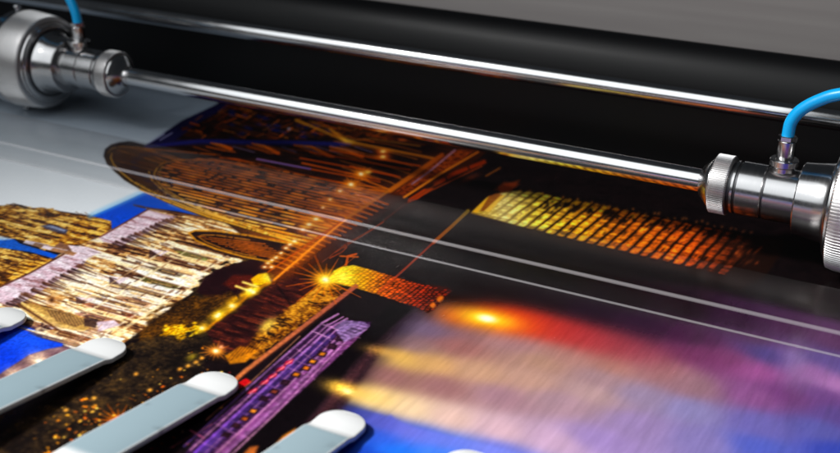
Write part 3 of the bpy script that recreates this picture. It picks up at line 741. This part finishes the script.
# lattice of the far span
poly([(146, 145), (182, 121), (216, 105), (237, 92), (250, 92), (226, 108), (200, 122), (176, 140), (220, 139.5), (300, 141), (345, 143), (345, 147), (290, 146), (210, 144.5), (160, 146)], (22, 20, 62), .9, 1.4)
R = random.Random(21)
for i in range(230):
    x = R.uniform(180, 400); y = R.uniform(96 + (x - 200) * .14, 139)
    if x < 216 and y < 124 - (x - 186) * .55: continue
    l = R.uniform(4, 15); th = R.choice([.25, .3, -.55, -.6, -.35, .1])
    c = R.choice([(150, 66, 18), (110, 44, 14), (190, 92, 26), (86, 34, 14), (130, 74, 28)])
    stroke([(x, y), (x + l * math.cos(th), y + l * math.sin(th))], R.uniform(.7, 1.8), c, R.uniform(.4, .95), .5, brk=.2, seed=i % 6)
for i in range(30):
    x = R.uniform(190, 330); y = R.uniform(104 + (x - 200) * .14, 137)
    glow(max(x, 232), y + 3, 3.5, 1.5, .2, (22, 26, 84), .7, add=False)
glow(289, 129, 1.6, 1.4, 0, (110, 150, 200), .8)
stroke([(146, 147), (200, 141), (293, 142.5), (350, 144)], 3.2, (30, 30, 92), .95, 1.0)
stroke([(150, 142), (164, 134)], 1.4, (170, 176, 200), .7, .5); stroke([(160, 140), (172, 133)], 1.2, (170, 170, 190), .6, .5)
for a_, b_, c_ in (((211, 143), (221, 145), (231, 149)), ((252, 143.5), (264, 146), (278, 153)), ((294, 145), (312, 147), (333, 157.5)), ((330, 147), (346, 150), (362, 157))):
    stroke([c_, b_, a_], 3.4, (186, 76, 14), .9, .8, col2=(226, 134, 34), taper=True)
    stroke([a_, (b_[0], b_[1] + 2.4), (c_[0] + 4, c_[1] + 3)], 1.2, (150, 66, 18), .8, .6)
    stroke([(a_[0] - 4, a_[1] + 4), (b_[0] - 2, b_[1] + 4.5), (c_[0] - 6, c_[1] + 2)], 1.4, (110, 46, 14), .8, .6)
for i in range(14):
    x = 196 + i * 12 + R.uniform(-3, 3)
    stroke([(x, 145 + R.uniform(0, 2)), (x + R.uniform(14, 30), 152 + R.uniform(0, 3))], 1.1, R.choice([(150, 70, 20), (110, 50, 16), (90, 80, 110)]), .7, .5)
stroke([(160, 152), (230, 154), (300, 157), (350, 160)], 2.6, (12, 8, 12), .8, 1)
stroke([(296, 120), (318, 129), (346, 141), (380, 148), (434, 158.5)], 2.2, (190, 126, 40), .9, .7, col2=(150, 82, 24))
stroke([(330, 129), (346, 141)], 2.4, (206, 130, 40), .9, .7); stroke([(346, 141), (372, 139), (420, 146)], 1.3, (150, 90, 30), .7, .6)
stroke([(310, 121), (340, 134), (352, 143)], 1.2, (130, 90, 30), .7, .6)
glow(347, 141, 7, 3, .2, (214, 150, 50), .7)
for i in range(10):
    y = 128 + i * 6.5
    stroke([(330 + i * 2, y), (390, y + 9 + i), (425 - i * 4, y + 17 + i * .6)], 1.0, R.choice([(150, 74, 20), (110, 48, 14), (170, 92, 30)]), .65, .55)
# orange girders running to the deck
for i, (x0, y0, x1, y1) in enumerate(((220, 158, 346, 184), (222, 160, 345, 187), (257, 159, 380, 182), (300, 158, 396, 176), (230, 163, 330, 190), (302, 163, 380, 180), (310, 152, 410, 170), (330, 150, 420, 166), (266, 166, 352, 188), (350, 166, 400, 177))):
    stroke([(x0, y0), (x1, y1)], 1.9 if i < 2 else 1.3, (206, 90, 18) if i % 3 else (176, 70, 14), .85, .6, col2=(150, 56, 14))
stroke([(257, 159), (310, 169)], 1.4, (84, 84, 170), .8, .5)
poly([(220, 157.5), (236, 158.5), (268, 166), (300, 174), (290, 174), (246, 166)], (196, 78, 16), .75, 1)
# hangers of the great arch: fine lines between arch rib and deck
def rib(t): # inner arch rib, runs from apex down to the deck end
    P = [(158, 168), (155, 174), (158, 181), (168, 190), (186, 200), (210, 211), (236, 221), (262, 231), (284, 240)]
    f = t * (len(P) - 1); i = min(int(f), len(P) - 2); f -= i
    return (P[i][0] + (P[i + 1][0] - P[i][0]) * f, P[i][1] + (P[i + 1][1] - P[i][1]) * f)
def deck(t): return (392 - 96 * t, 188 + 61 * t)
inner = [(162, 165), (156, 174), (160, 183), (170, 191), (188, 200), (212, 211), (238, 221), (264, 231), (290, 241), (302, 247), (346, 219), (389, 190), (340, 184), (268, 166), (224, 158), (186, 158)]
w, m = pmask(inner, 1.2)
x_, y_ = GX[w], GY[w]
row = WY[w] / 6.2 + (vnoise(WX[w] / 80, WY[w] / 30, 2) - .5) * .5
ri = np.floor(row).astype(int); fr = np.abs(row - ri - .5) * 2
ln_ = np.clip((.70 - fr) * 3.0, 0, 1)
dsh = np.clip((vnoise(WX[w] / 5.5, ri * 1.7 + .5 + 0 * x_, 3) - .14) * 4, 0, 1) * (.5 + .9 * vnoise(WX[w] / 26, ri * 2.3 + 0 * x_, 1))
low = np.clip((y_ - (150 + .215 * (x_ - 100)) - 14) / 22, 0, 1)                # rows under the guard inked dimmer, its haze painted in
c = ramp(np.clip(.25 + .6 * low + .5 * (vnoise(WX[w] / 9, WY[w] / 9, 5) - .5), 0, 1), [(0, (104, 50, 18)), (.3, (176, 92, 26)), (.6, (240, 146, 40)), (1, (255, 200, 92))])
bas = ramp(fbm(WX[w] / 16, WY[w] / 6, 4, 3), [(0, (10, 7, 12)), (.45, (26, 13, 14)), (.62, (56, 26, 14)), (.75, (24, 20, 50)), (1, (30, 28, 78))])
put(w, m, bas)
put(w, m * np.clip(ln_ * dsh, 0, 1) * .95, c)
for i in range(26):
    t = R.random(); x1, y1 = deck(t)
    stroke([(x1 - R.uniform(20, 60), y1 - R.uniform(4, 13)), (x1, y1)], 1.0, R.choice([(214, 110, 28), (190, 84, 20)]), .75, .5)
glow(276, 244, 46, 13, .40, (230, 116, 22), .5); glow(320, 222, 46, 22, -.6, (180, 70, 14), .4); glow(230, 186, 70, 20, .25, (120, 54, 14), .3)
# ribs: dotted bright edge and the outer dark band
def ribline(pts, wd, col, brk, a=1, seed=0, col2=None): stroke(pts, wd, col, a, .6, brk=brk, seed=seed, col2=col2)
web = [(116, 160), (130, 176), (150, 189), (172, 199), (196, 208.5), (236, 221.5), (276, 235), (290, 240), (276, 236.5), (236, 224), (196, 211.5), (168, 201), (146, 191.5), (126, 180)]
poly(web, (30, 15, 12), .85, .8)
for i in range(60):
    t = i / 59; x = 134 + 150 * t; y = 181 + 64 * t - 9 * t * (1 - t) * 4 * .9 + 3 * (1 - t)
    y = float(np.interp(x, [126, 146, 168, 196, 236, 290], [180, 191, 200.5, 210.5, 223, 240]))
    stroke([(x, y), (x + 3.5, y - 2.6)], .8, (206, 140, 44), .7, .4)
ribline([(108, 152), (106, 158), (110, 165), (118, 173), (128, 181.5), (146, 192), (166, 201.5), (184, 209), (208, 217.5), (234, 225), (262, 233), (290, 241)], 1.6, (70, 48, 16), 0, 1)
ribline([(112, 153), (110.5, 158), (114, 165), (122, 173), (132, 181), (150, 191), (170, 200), (188, 207.5), (212, 215.5), (238, 223)], 1.5, (176, 128, 34), .08, 1, 1, (255, 186, 60))
ribline([(140, 189.5), (165, 200.5), (184, 208), (208, 216.5), (234, 224), (262, 232.5), (290, 241)], 1.5, (230, 160, 38), .18, 1, 2, (255, 190, 76))
ribline([(157, 168), (154, 174), (157, 181), (166, 190), (184, 200.5), (208, 211), (234, 221), (262, 231), (290, 240)], 1.4, (170, 124, 36), .1, 1, 3, (255, 176, 56))
ribline([(149, 172), (152, 180), (162, 190), (180, 200.5), (204, 211), (232, 221)], 1.5, (226, 164, 46), .22, 1, 4, (255, 200, 100))
ribline([(163, 166), (159, 172), (162, 180), (172, 189)], 1.4, (120, 90, 30), .1, .8, 5)
for i in range(14):
    t = i / 13
    x, y = 158 + 108 * t, 190 + 43 * t
    glow(x, y, 1.9, 1.2, .3, (255, 190, 90), .9 * (.5 + .5 * (i % 2)))
stroke([(108, 153), (112, 148.5), (122, 146.5), (138, 147.5), (170, 151), (220, 155)], 1.5, (132, 92, 30), .85, .6, brk=.1, col2=(150, 70, 18))
stroke([(157, 168), (163, 163), (178, 160), (210, 160), (250, 165)], 1.4, (140, 96, 32), .85, .6, brk=.12, col2=(160, 76, 20))
for i in range(46):
    t = i / 45
    xo = float(np.interp(t, [0, .25, .45, .6, 1], [150, 122, 110, 116, 166])); yo = float(np.interp(t, [0, .25, .45, .6, 1], [149, 147, 154, 168, 199]))
    xi = float(np.interp(t, [0, .25, .45, .6, 1], [182, 166, 157, 156, 184])); yi = float(np.interp(t, [0, .25, .45, .6, 1], [160, 162, 168, 177, 200]))
    sk2 = R.uniform(-5, 5)
    stroke([(xo, yo), (xi + sk2, yi)], .8, R.choice([(120, 66, 22), (96, 50, 18), (150, 92, 30)]), R.uniform(.4, .85), .45, brk=.15, seed=i % 6)
    if i % 3 == 0: glow((xo + xi) / 2, (yo + yi) / 2, 4, 1.4, .3, (28, 28, 74), .6, add=False)
# small far arch
poly([(189, 233), (195, 230.5), (216, 231), (249, 236), (286, 243), (300, 247), (274, 262), (243, 256), (216, 248.5), (196, 240)], (30, 15, 16), .97, .9)
glow(252, 247, 22, 6, .3, (180, 84, 20), .5)
for i in range(8):
    t = i / 7
    stroke([(196 + 52 * t, 236 + 18 * t), (280 + 10 * t - 14 * (1 - t), 244 + 16 * t)], .9, (196, 100, 28), .8, .4, brk=.2, seed=i % 6)
ribline([(286, 243), (249, 235.5), (216, 231), (195, 230.5), (189, 233), (196, 240.5), (216, 249), (243, 256.5), (272, 262)], 1.6, (206, 140, 36), .1, .95, 1)
ribline([(250, 240), (216, 235), (202, 235), (199, 237), (206, 242), (226, 250), (256, 257)], 1.3, (176, 112, 34), .2, .85, 2)
# deck: bright rail line, lamps, lattice band
poly([(274, 262), (300, 247), (346, 218), (389, 189), (456, 149), (484, 134), (486, 152), (478, 160), (405, 199), (346, 240), (300, 276), (272, 284), (266, 270)], (62, 24, 12), .8, 1.5)
for i in range(20):
    t = i / 19
    x, y = 274 + 100 * t, 266 - 66 * t
    stroke([(x - 8, y - 3), (x + 14, y + 4.5)], 1.2, (214, 112, 26), .75, .55)
glow(300, 256, 34, 8, -.70, (216, 96, 18), .55); glow(350, 216, 40, 8, -.66, (150, 60, 14), .45); glow(420, 172, 40, 9, -.58, (120, 48, 12), .4)
stroke([(274, 280), (323, 238), (346, 219)], 2.2, (250, 150, 46), .95, .7); stroke([(268, 272), (300, 250), (345, 219)], 1.3, (190, 80, 16), .8, .6)
stroke([(346, 219), (389, 190.5)], 2.4, (176, 106, 36), .85, .9)
stroke([(390, 190.5), (416, 173), (442, 155)], 4.2, (190, 104, 26), .9, .9, col2=(140, 62, 18))
w, m = pmask([(393, 193), (420, 175), (452, 150), (476, 150), (450, 168), (405, 197)], 1)
put(w, m * .85, ramp(fbm(WX / 2.5, WY / 3, 1, 3)[w], [(0, (40, 14, 8)), (.5, (112, 42, 14)), (1, (190, 92, 30))]))
stroke([(404, 197.5), (440, 174), (478, 152)], 1.8, (220, 134, 40), .95, .6, col2=(170, 90, 26))
stroke([(412, 184), (430, 171), (455, 150)], 1.4, (150, 120, 150), .8, .5)
poly([(408, 199), (424, 189), (434, 188), (418, 199), (408, 203)], (176, 60, 14), .9, 1)
stroke([(436, 184), (456, 173), (484, 162)], 4.5, (140, 44, 12), .85, 1.2, brk=.15); stroke([(424, 194), (482, 166)], 1.2, (150, 60, 20), .8, .6)
stroke([(336, 252), (372, 230), (402, 206), (440, 182)], 1.6, (110, 48, 24), .85, .7); stroke([(322, 262), (346, 244), (384, 222)], 1.2, (120, 52, 30), .8, .6)
stroke([(316, 262), (360, 234)], 1.0, (90, 36, 20), .8, .6)
for x, y, s_ in ((264.5, 267, .6), (271.5, 267, .6), (268, 263, .6), (272, 260, .6), (276, 257.5, .7), (281, 253, .6), (286, 248, .7), (290, 244.5, .7), (294.5, 241, .8), (303, 229.5, .8), (309, 224.5, .9), (316, 219, .9), (323, 207.5, .5), (330, 199.5, .5), (340, 191, .6)):
    glow(x, y, 6 * s_, 3.4 * s_, .1, (255, 130, 40), .8); glow(x, y, 2.6 * s_, 1.5 * s_, 0, (255, 240, 190), 1)
star(351, 184.5, 14, 13, (240, 120, 26), 1.7, .65, .3, (230, 110, 20)); star(361, 174, 14, 14, (240, 120, 26), 1.5, .6, .1, (230, 110, 20))
glow(368, 172, 3.5, 1.6, 0, (255, 190, 80), .9)
for x, y in ((383, 156.8), (383, 151.5)): glow(x, y, 7, 3, 0, (220, 80, 14), .8); glow(x, y, 2.6, 1.4, 0, (255, 210, 120), .95)
glow(402, 140, 5, 1.5, 0, (190, 80, 30), .7)
# sculpture and lamp head beside the first pier
stroke([(346, 265), (348, 256), (356, 254)], 2, (190, 84, 20), .9, .7); stroke([(330, 258), (342, 252), (347, 247)], 1.6, (140, 56, 18), .8, .7); stroke([(340, 256), (358, 257)], 1.5, (206, 100, 24), .8, .7)
star(325.4, 279.7, 20, 40, (232, 108, 16), 2.6, .85, .05, (255, 130, 10))
glow(325.4, 279.7, 9, 6, 0, (255, 214, 60), .9)
glow(342, 277, 10, 6, .2, (255, 226, 60), .75)
# far part, beside the second pier
glow(470, 178, 10, 3, -.4, (90, 34, 14), .7); stroke([(486, 176), (500, 168)], 1.6, (150, 84, 30), .7, .8)
poly([(494, 190), (504, 182), (520, 184), (510, 192)], (120, 46, 18), .6, 1.6)

w, m = pmask([(176, 470), (186, 440), (240, 392), (322, 316), (346, 308), (378, 320), (330, 372), (262, 430), (214, 475)], 2)
cv[w] *= (1 - m * .5 * (1 - np.clip(.1 + 1.6 * fbm(WX[w] / 3, WY[w] / 5, 2, 3), 0, 1.2)))[..., None]
w, m = pmask([(-160, 200), (100, 214), (210, 216), (330, 235), (452, 290), (404, 318), (300, 470), (-160, 640)], 6)
cv[w] *= (1 + m * (fbm(WX[w] / 1.3, WY[w] / 1.8, 0, 3) - .5) * .55)[..., None]
g_ = cv.mean(-1, keepdims=True)
w, m = pmask([(100, 205), (210, 214), (146, 146), (216, 100), (240, 60), (1100, 60), (1100, 330), (700, 286), (470, 270), (452, 290), (404, 318), (300, 470), (-160, 640), (-160, 400)], 6)
cv[w] = np.clip(cv[w] + (m[..., None] * .22) * (cv[w] - g_[w]), 0, 1)
cv[w] = cv[w] * (1 - m[..., None] * .35 * np.clip(1 - g_[w] * 4, 0, 1))
w = win(-150, 196, 330, 620)
sub = cv[w]; pad_ = np.pad(sub, ((1, 1), (1, 1), (0, 0)), 'edge')
cv[w] = (pad_[:-2, 1:-1] + pad_[2:, 1:-1] + pad_[1:-1, :-2] + pad_[1:-1, 2:] + 2 * sub) / 6
# film-like grain of the ink
cv += ((rng.random((CH, CW)).astype(np.float32) - .5) * .022)[..., None]
cv = np.clip(cv, .012, 1)
#@PAINTEND@

INK = 0.86                                             # brightest paper white
lin = np.where(cv <= .04045, cv / 12.92, ((cv + .055) / 1.055) ** 2.4) * INK

def sample(X, Y):
    """ink colour at sheet point (metres)"""
    q = (np.stack([X, Y, np.zeros_like(X)], -1) - CAM) @ ROT        # world -> camera
    u = PCX + FPX * q[:, 0] / q[:, 2]; v = PCY + FPX * q[:, 1] / q[:, 2]
    fu = np.clip((u - AX0) * S - .5, 0, CW - 1.01); fv = np.clip((v - AY0) * S - .5, 0, CH - 1.01)
    i, j = fv.astype(int), fu.astype(int); a, b_ = (fv - i)[:, None], (fu - j)[:, None]
    return (lin[i, j] * (1 - b_) + lin[i, j + 1] * b_) * (1 - a) + (lin[i + 1, j] * (1 - b_) + lin[i + 1, j + 1] * b_) * a, u, v

def build_sheet():
    VX, VY, FC = [], [], []; base = 0
    BX, BY = .05, .05
    xs = np.arange(-1.45, .35, BX); ys = np.arange(.10, 1.06, BY)
    for x in xs:
        for y in ys:
            cx = np.array([x, x + BX, x, x + BX]); cy = np.array([y, y, y + BY, y + BY])
            _, u, v = sample(cx, cy)
            seen = u.max() > -25 and u.min() < 865 and v.max() > 60 and v.min() < 475
            sx = sy = .005
            if seen:
                sx = .00065; sy = .00065 if y < .6 else (.0009 if y < .8 else .0012)
            nx, ny = int(math.ceil(BX / sx)), int(math.ceil(BY / sy))
            gx_, gy_ = np.meshgrid(np.linspace(x, x + BX, nx + 1), np.linspace(y, y + BY, ny + 1))
            VX.append(gx_.ravel()); VY.append(gy_.ravel())
            a = (np.arange(ny)[:, None] * (nx + 1) + np.arange(nx)[None, :]).ravel() + base
            FC.append(np.stack([a, a + 1, a + nx + 2, a + nx + 1], -1)); base += (nx + 1) * (ny + 1)
    VX = np.concatenate(VX); VY = np.concatenate(VY); FC = np.concatenate(FC)
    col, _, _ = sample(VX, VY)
    me = bpy.data.meshes.new('printed_sheet')
    me.vertices.add(len(VX)); me.loops.add(FC.size); me.polygons.add(len(FC))
    me.vertices.foreach_set('co', np.stack([VX, VY, np.zeros_like(VX)], -1).astype(np.float32).ravel())
    me.loops.foreach_set('vertex_index', FC.astype(np.int32).ravel())
    me.polygons.foreach_set('loop_start', (np.arange(len(FC)) * 4).astype(np.int32))
    me.update(calc_edges=True)
    at_ = me.color_attributes.new('ink', 'FLOAT_COLOR', 'POINT')
    at_.data.foreach_set('color', np.concatenate([col, np.ones((len(col), 1))], 1).astype(np.float32).ravel())
    me.materials.append(M['print'])
    o = bpy.data.objects.new('printed_sheet', me); COL.objects.link(o)
    print('sheet verts', len(VX))
    return o
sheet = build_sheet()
tag(sheet, 'glossy printed sheet showing a cathedral, an arch bridge and a lit river at night', 'print')

# ================================================================= machine
bm = bmesh.new(); box(bm, -1.7, .6, .02, 1.5, -.03, -.003, .001)
tag(obj('platen', bm, M['platen']), 'flat grey metal platen under the printed sheet', 'platen', kind='structure')
bm = bmesh.new(); box(bm, -4, 3, 1.75, 1.80, -.4, .30)
tag(obj('backdrop', bm, M['backdrop'], smooth=False), 'plain warm grey low wall behind the machine', 'wall', kind='structure')

# black housing behind the rods
prof = [(1.035, .006), (1.035, .074)]
for i in range(1, 29):
    a = PI - i * (PI * .66) / 28
    prof.append((1.066 + .031 * math.cos(a), .0745 + .0505 * math.sin(a)))
prof += [(1.14, .085), (1.22, .06), (1.22, .006)]
bm = bmesh.new(); extrude_profile(bm, prof, -1.75, .7)
hs = obj('housing', bm, M['cover'], sharp=50)
tag(hs, 'long black rounded housing behind the two steel rods', 'housing')

def rod(name, y, z, r, label):
    bm = bmesh.new(); lathe(bm, [(-1.6, r * .9), (-1.599, r), (.5, r), (.501, r * .9)], 64)
    o = obj(name, bm, M['chrome'], sharp=50); o.location = (0, y, z)
    return tag(o, label, 'rod', 'polished steel rods')
RY, RZ = .882, .0575
rod('steel_rod', RY, RZ, .0092, 'polished steel rod running through both ribbed clamps above the print')
rod('steel_rod', .98, .0952, .0083, 'polished steel rod running behind the clamps close along the black housing')

# clamp: built pointing to -X (narrow nose first), origin at the nose on the rod axis
def clamp(loc, flip, label):
    root = empty('rod_clamp', loc)
    tag(root, label, 'clamp', 'steel clamps on the rod')
    s = -1 if flip else 1
    def L(prof, mat, name, parent=root, seg=96, teeth=None, sharp=35):
        bm = bmesh.new(); lathe(bm, [(s * a / 1000, r / 1000) for a, r in prof], seg, 'X', teeth)
        return obj(name, bm, mat, parent, sharp=sharp)
    L([(-1, 10.2), (0, 11.4), (.4, 12.4), (7.2, 19.5), (8.6, 20.4), (9.0, 20.4)], M['steel'], 'nose_cone')
    tooth = lambda a, k: (0.00045 if k % 4 in (1, 2) else -.00028)
    def ktooth(a0, a1):
        return lambda a, k: tooth(a, k) if a0 < abs(a) * 1000 < a1 else 0
    L([(9, 21.4), (9.6, 22.8), (10.2, 23.2), (22.4, 23.2), (23.2, 22.8), (23.8, 21.4)], M['knurl'], 'knurled_ring', seg=360, teeth=ktooth(10, 22.6), sharp=25)
    L([(23.8, 19.6), (26.2, 19.6)], M['dark_steel'], 'groove_ring')
    L([(26.2, 20.4), (26.5, 21.0), (28.2, 21.0), (28.5, 20.4)], M['steel'], 'collar_ring')
    L([(28.5, 19.8), (30.3, 19.8)], M['dark_steel'], 'groove_ring')
    b = L([(30.3, 20.4), (30.8, 21.2), (49.2, 21.2), (49.7, 20.6), (50, 20), (51, 20), (51.3, 20.6), (51.8, 21.2), (78, 21.2)], M['steel'], 'clamp_body', sharp=25)
    L([(49.9, 20.05), (51.1, 20.05)], M['dark_steel'], 'groove_ring')
    L([(74.5, 22.5), (75.6, 27.6), (76.4, 28.2), (89, 29.6), (97, 31.0), (99, 32.2), (100.2, 34.4)], M['steel'], 'tapered_collar', sharp=25)
    L([(99.4, 33), (100.0, 36.2)], M['dark_steel'], 'groove_ring')
    L([(99.9, 36.0), (100.4, 38.6), (101.6, 39.6), (102.0, 41.8), (103.6, 42.4)], M['steel'], 'flange_lip', sharp=25)
    dt = lambda a, k: (.0006 if k % 4 in (1, 2) else -.0004) if 105 < abs(a) * 1000 < 137 else 0
    L([(103.5, 42.2), (104.2, 46.5), (105.2, 47.6), (110, 48.8), (136, 50.6), (137.5, 50.2), (138.2, 49)], M['knurl'], 'knurled_wheel', seg=480, teeth=dt, sharp=25)
    L([(138.2, 46.8), (140.4, 46.8)], M['dark_steel'], 'groove_ring')
    L([(140.4, 49.5), (141, 50.6), (147, 50.8), (148.2, 50), (149, 47)], M['steel'], 'wheel_rim', sharp=25)
    L([(149, 36), (150, 38.5), (230, 38.5), (231, 37)], M['steel'], 'end_sleeve', sharp=25)
    # hose nipple standing on the body
    nx = s * .0605
    def N(prof, mat, name, seg=48, hexa=False):
        bm = bmesh.new(); lathe(bm, [(a / 1000, r / 1000) for a, r in prof], 6 if hexa else seg, 'Z')
        o = obj(name, bm, mat, root, sharp=25); o.location = (nx, 0, 0); return o
    N([(19, 8.4), (22.6, 8.4), (23.0, 7.9), (23.4, 7.9), (23.8, 8.6)], M['steel'], 'nipple_base')
    N([(23.8, 10.2), (24.4, 11.0), (28.6, 11.0), (29.3, 10.3)], M['steel'], 'nipple_flange')
    N([(29.3, 6.4), (30.5, 6.9), (43.4, 6.9), (44, 6.4)], M['steel'], 'nipple_stem')
    N([(44, 6.6), (44.5, 7.3), (47.3, 7.3), (47.8, 6.6)], M['steel'], 'nipple_nut', hexa=True)
    # small set screws round the wheel
    for th in (90, 182, 268):
        bm = bmesh.new(); lathe(bm, [(.045, .0024), (.0535, .0024), (.0537, .0042), (.0556, .0044), (.0564, .0036)], 24, 'Z')
        o = obj('set_screw', bm, M['screw'], root, sharp=30)
        o.location = (s * .1440, 0, 0); o.rotation_euler = (math.radians(th - 90), 0, 0)
    return root
XR = -.2145; XL = -.8105
clamp((XR, RY, RZ), False, 'larger looking steel clamp on the rod at right, seen sharp, with blue hose arching right')
clamp((XL, RY, RZ), True, 'blurred steel clamp at the far left end of the rod, whole ribbed wheel in view')

def hose(pts, label):
    bm = bmesh.new(); tube(bm, catmull(pts), .0047, 24)
    return tag(obj('air_hose', bm, M['hose'], sharp=60), label, 'hose', 'blue hoses on the clamps')
HZ = RZ + .0470
nr = XR + .0605; nl = XL - .0605
hose([(nr, RY, HZ - .006), (nr, RY, HZ + .003), (nr + .001, RY, HZ + .012), (nr + .0065, RY, HZ + .0215), (nr + .018, RY - .001, HZ + .031), (nr + .034, RY - .003, HZ + .039), (nr + .07, RY - .006, HZ + .048), (nr + .14, RY - .01, HZ + .046), (nr + .22, RY - .01, HZ + .02)],
     'bright blue hose arching off to the right from the sharp clamp')
hose([(nl, RY, HZ - .006), (nl, RY, HZ + .003), (nl - .002, RY, HZ + .012), (nl - .008, RY, HZ + .024), (nl - .020, RY, HZ + .040), (nl - .05, RY, HZ + .062), (nl - .11, RY, HZ + .075), (nl - .2, RY, HZ + .06)],
     'blue hose rising leftward from the blurred clamp at upper left')

# clear guard strip lying across the print
GY0, GY1, GZ = .7455, .8130, .0185
root = empty('clear_guard', (-.55, GY0, 0))
tag(root, 'long clear plastic guard strip lying across the printed sheet below the rods', 'guard')
def gpart(name, bm, mat, sharp=40):
    o = obj(name, bm, mat, root, sharp=sharp); o.location = (.55, -GY0, 0); return o
N_ = 16
top = []
for i in range(N_ + 1):
    t = i / N_
    top.append((GY0 + (GY1 - GY0) * t, GZ + .0012 - .0045 * (1 - t) ** 3 + .0035 * (1 - t) ** .6 - .0002))
bm = bmesh.new(); extrude_profile(bm, top, -1.6, .5, closed=False); gpart('top_sheet', bm, M['guard_top'], 80)
bm = bmesh.new(); extrude_profile(bm, [(GY0, .001), (GY0, GZ - .001)], -1.6, .5, closed=False); gpart('front_lip', bm, M['guard_front'])
for nm, z, r in (('frosted_edge', .0009, .0011), ('frosted_edge', GZ - .0008, .0015)):
    bm = bmesh.new(); tube(bm, [(-1.6, GY0 - .0005, z), (.5, GY0 - .0005, z)], r, 16); gpart(nm, bm, M['frost'], 80)

# white pinch fingers over the front of the print
def finger(x, label):
    TY = .5115                                          # front of the tip
    root = empty('feed_finger', (x, TY, 0))
    tag(root, label, 'feed finger', 'white feed fingers over the print')
    hw = .0153
    def prof(d):                                        # height of the upper face, d metres behind the tip
        if d < .020: return .0062
        if d < .030:
            t = (d - .020) / .010; return .0062 + .0022 * t * t * (3 - 2 * t)
        if d < .118: return .0084 + (d - .030) * .092
        if d < .132:
            t = (d - .118) / .014; return .016496 + .00119 * (t - t * t / 2)
        return .0171
    def strip(d0, d1, n, lift, hwf, thick, bev, ends):
        bm = bmesh.new(); rings = []
        for i in range(n + 1):
            d = d0 + (d1 - d0) * i / n
            h = hwf(d); z = prof(d) + lift
            if h < .0015: h = .0015
            e = min(bev, h * .5)
            ring = [(-h, z - thick + .0004), (-h, z - e), (-h + e * .3, z - e * .3), (-h + e, z), (h - e, z), (h - e * .3, z - e * .3), (h, z - e), (h, z - thick + .0004), (h - .0006, z - thick), (-h + .0006, z - thick)]
            rings.append([bm.verts.new((a, -d, b)) for a, b in ring])
        for r0, r1 in zip(rings, rings[1:]):
            for k in range(len(r0)):
                q = (k + 1) % len(r0); bm.faces.new((r0[k], r0[q], r1[q], r1[k]))
        bm.faces.new(rings[0] if ends else rings[-1])
        return bm
    rr = .0125
    def hw_tip(d):
        return hw if d >= rr else hw - rr + math.sqrt(max(0, rr * rr - (rr - d) ** 2))
    # white bar with rounded end, blue-grey on its sloping middle, fading to white at both ends
    obj('finger_tip', strip(0, .022, 60, 0, hw_tip, .0034, .0009, True), M['finger_tone'], root, sharp=45)
    obj('finger_bar', strip(.022, .30, 278, 0, hw_tip, .0034, .0009, False), M['finger_tone'], root, sharp=45)
    return root
fx = [-.5845, -.4955, -.4060, -.3145, -.2305]
fl = ['white feed finger at the left edge, its tip beside the deep blue sky patch',
      'white feed finger with its tip just under the corner of the printed cathedral',
      'white feed finger with its tip just left of the printed violet ship',
      'white feed finger with its tip over the blue water right of the printed ship',
      'white feed finger of which only the tip shows at the bottom over the lavender water']
for x, l in zip(fx, fl): finger(x, l)

# ================================================================= camera
cd = bpy.data.cameras.new('camera'); co = bpy.data.objects.new('camera', cd); COL.objects.link(co)
r, d, f = ROT.T[0], ROT.T[1], ROT.T[2]
right, down, fwd = [Vector(ROT[:, i]) for i in range(3)]
mw = Matrix((right, -down, -fwd)).transposed().to_4x4(); mw.translation = Vector(CAM)
co.matrix_world = mw
cd.sensor_fit = 'HORIZONTAL'; cd.sensor_width = 36; cd.lens = 36 * FPX / 840
cd.clip_start = .02; cd.clip_end = 60
cd.dof.use_dof = True; cd.dof.focus_distance = .86; cd.dof.aperture_fstop = 6.5
SC.camera = co

# ================================================================= light
w = bpy.data.worlds.new('World'); SC.world = w; w.use_nodes = True
bg = w.node_tree.nodes['Background']; bg.inputs[0].default_value = (.75, .86, 1.0, 1); bg.inputs[1].default_value = .022

def area(name, loc, n, sx, sy, power, col=(1, 1, 1), spread=180):
    """rectangular lamp whose long side runs along the rods and which faces along n"""
    l = bpy.data.lights.new(name, 'AREA'); l.shape = 'RECTANGLE'; l.size = sx; l.size_y = sy
    l.energy = power; l.color = col; l.spread = math.radians(spread)
    o = bpy.data.objects.new(name, l); COL.objects.link(o)
    z = -Vector(n).normalized()
    x = (Vector((1, 0, 0)) - z * z.x).normalized(); y = z.cross(x)
    m = Matrix((x, y, z)).transposed().to_4x4(); m.translation = Vector(loc); o.matrix_world = m
    return o
def aim(a, b): return Vector(b) - Vector(a)
KL = (-1.55, -.45, 1.75)
area('key_softbox', KL, aim(KL, (-.18, .41, 0)), .35, .35, 5.5, (1, .985, .97), 38)
area('rod_softbox', (-1.28, -.40, 1.35), (0, 1.28, -1.3), 2.56, 2.2, 18, (.92, .97, 1), 150)
area('added_backdrop_lamp', (-.2, 1.42, .5), (0, .45, -.4), 1.8, .15, 1.7, (1, .95, .92), 120)  # added unseen behind the housing to brighten the low wall

vs = SC.view_settings
vs.view_transform = 'Standard'; vs.look = 'None'; vs.exposure = 0; vs.gamma = 1; vs.use_curve_mapping = False
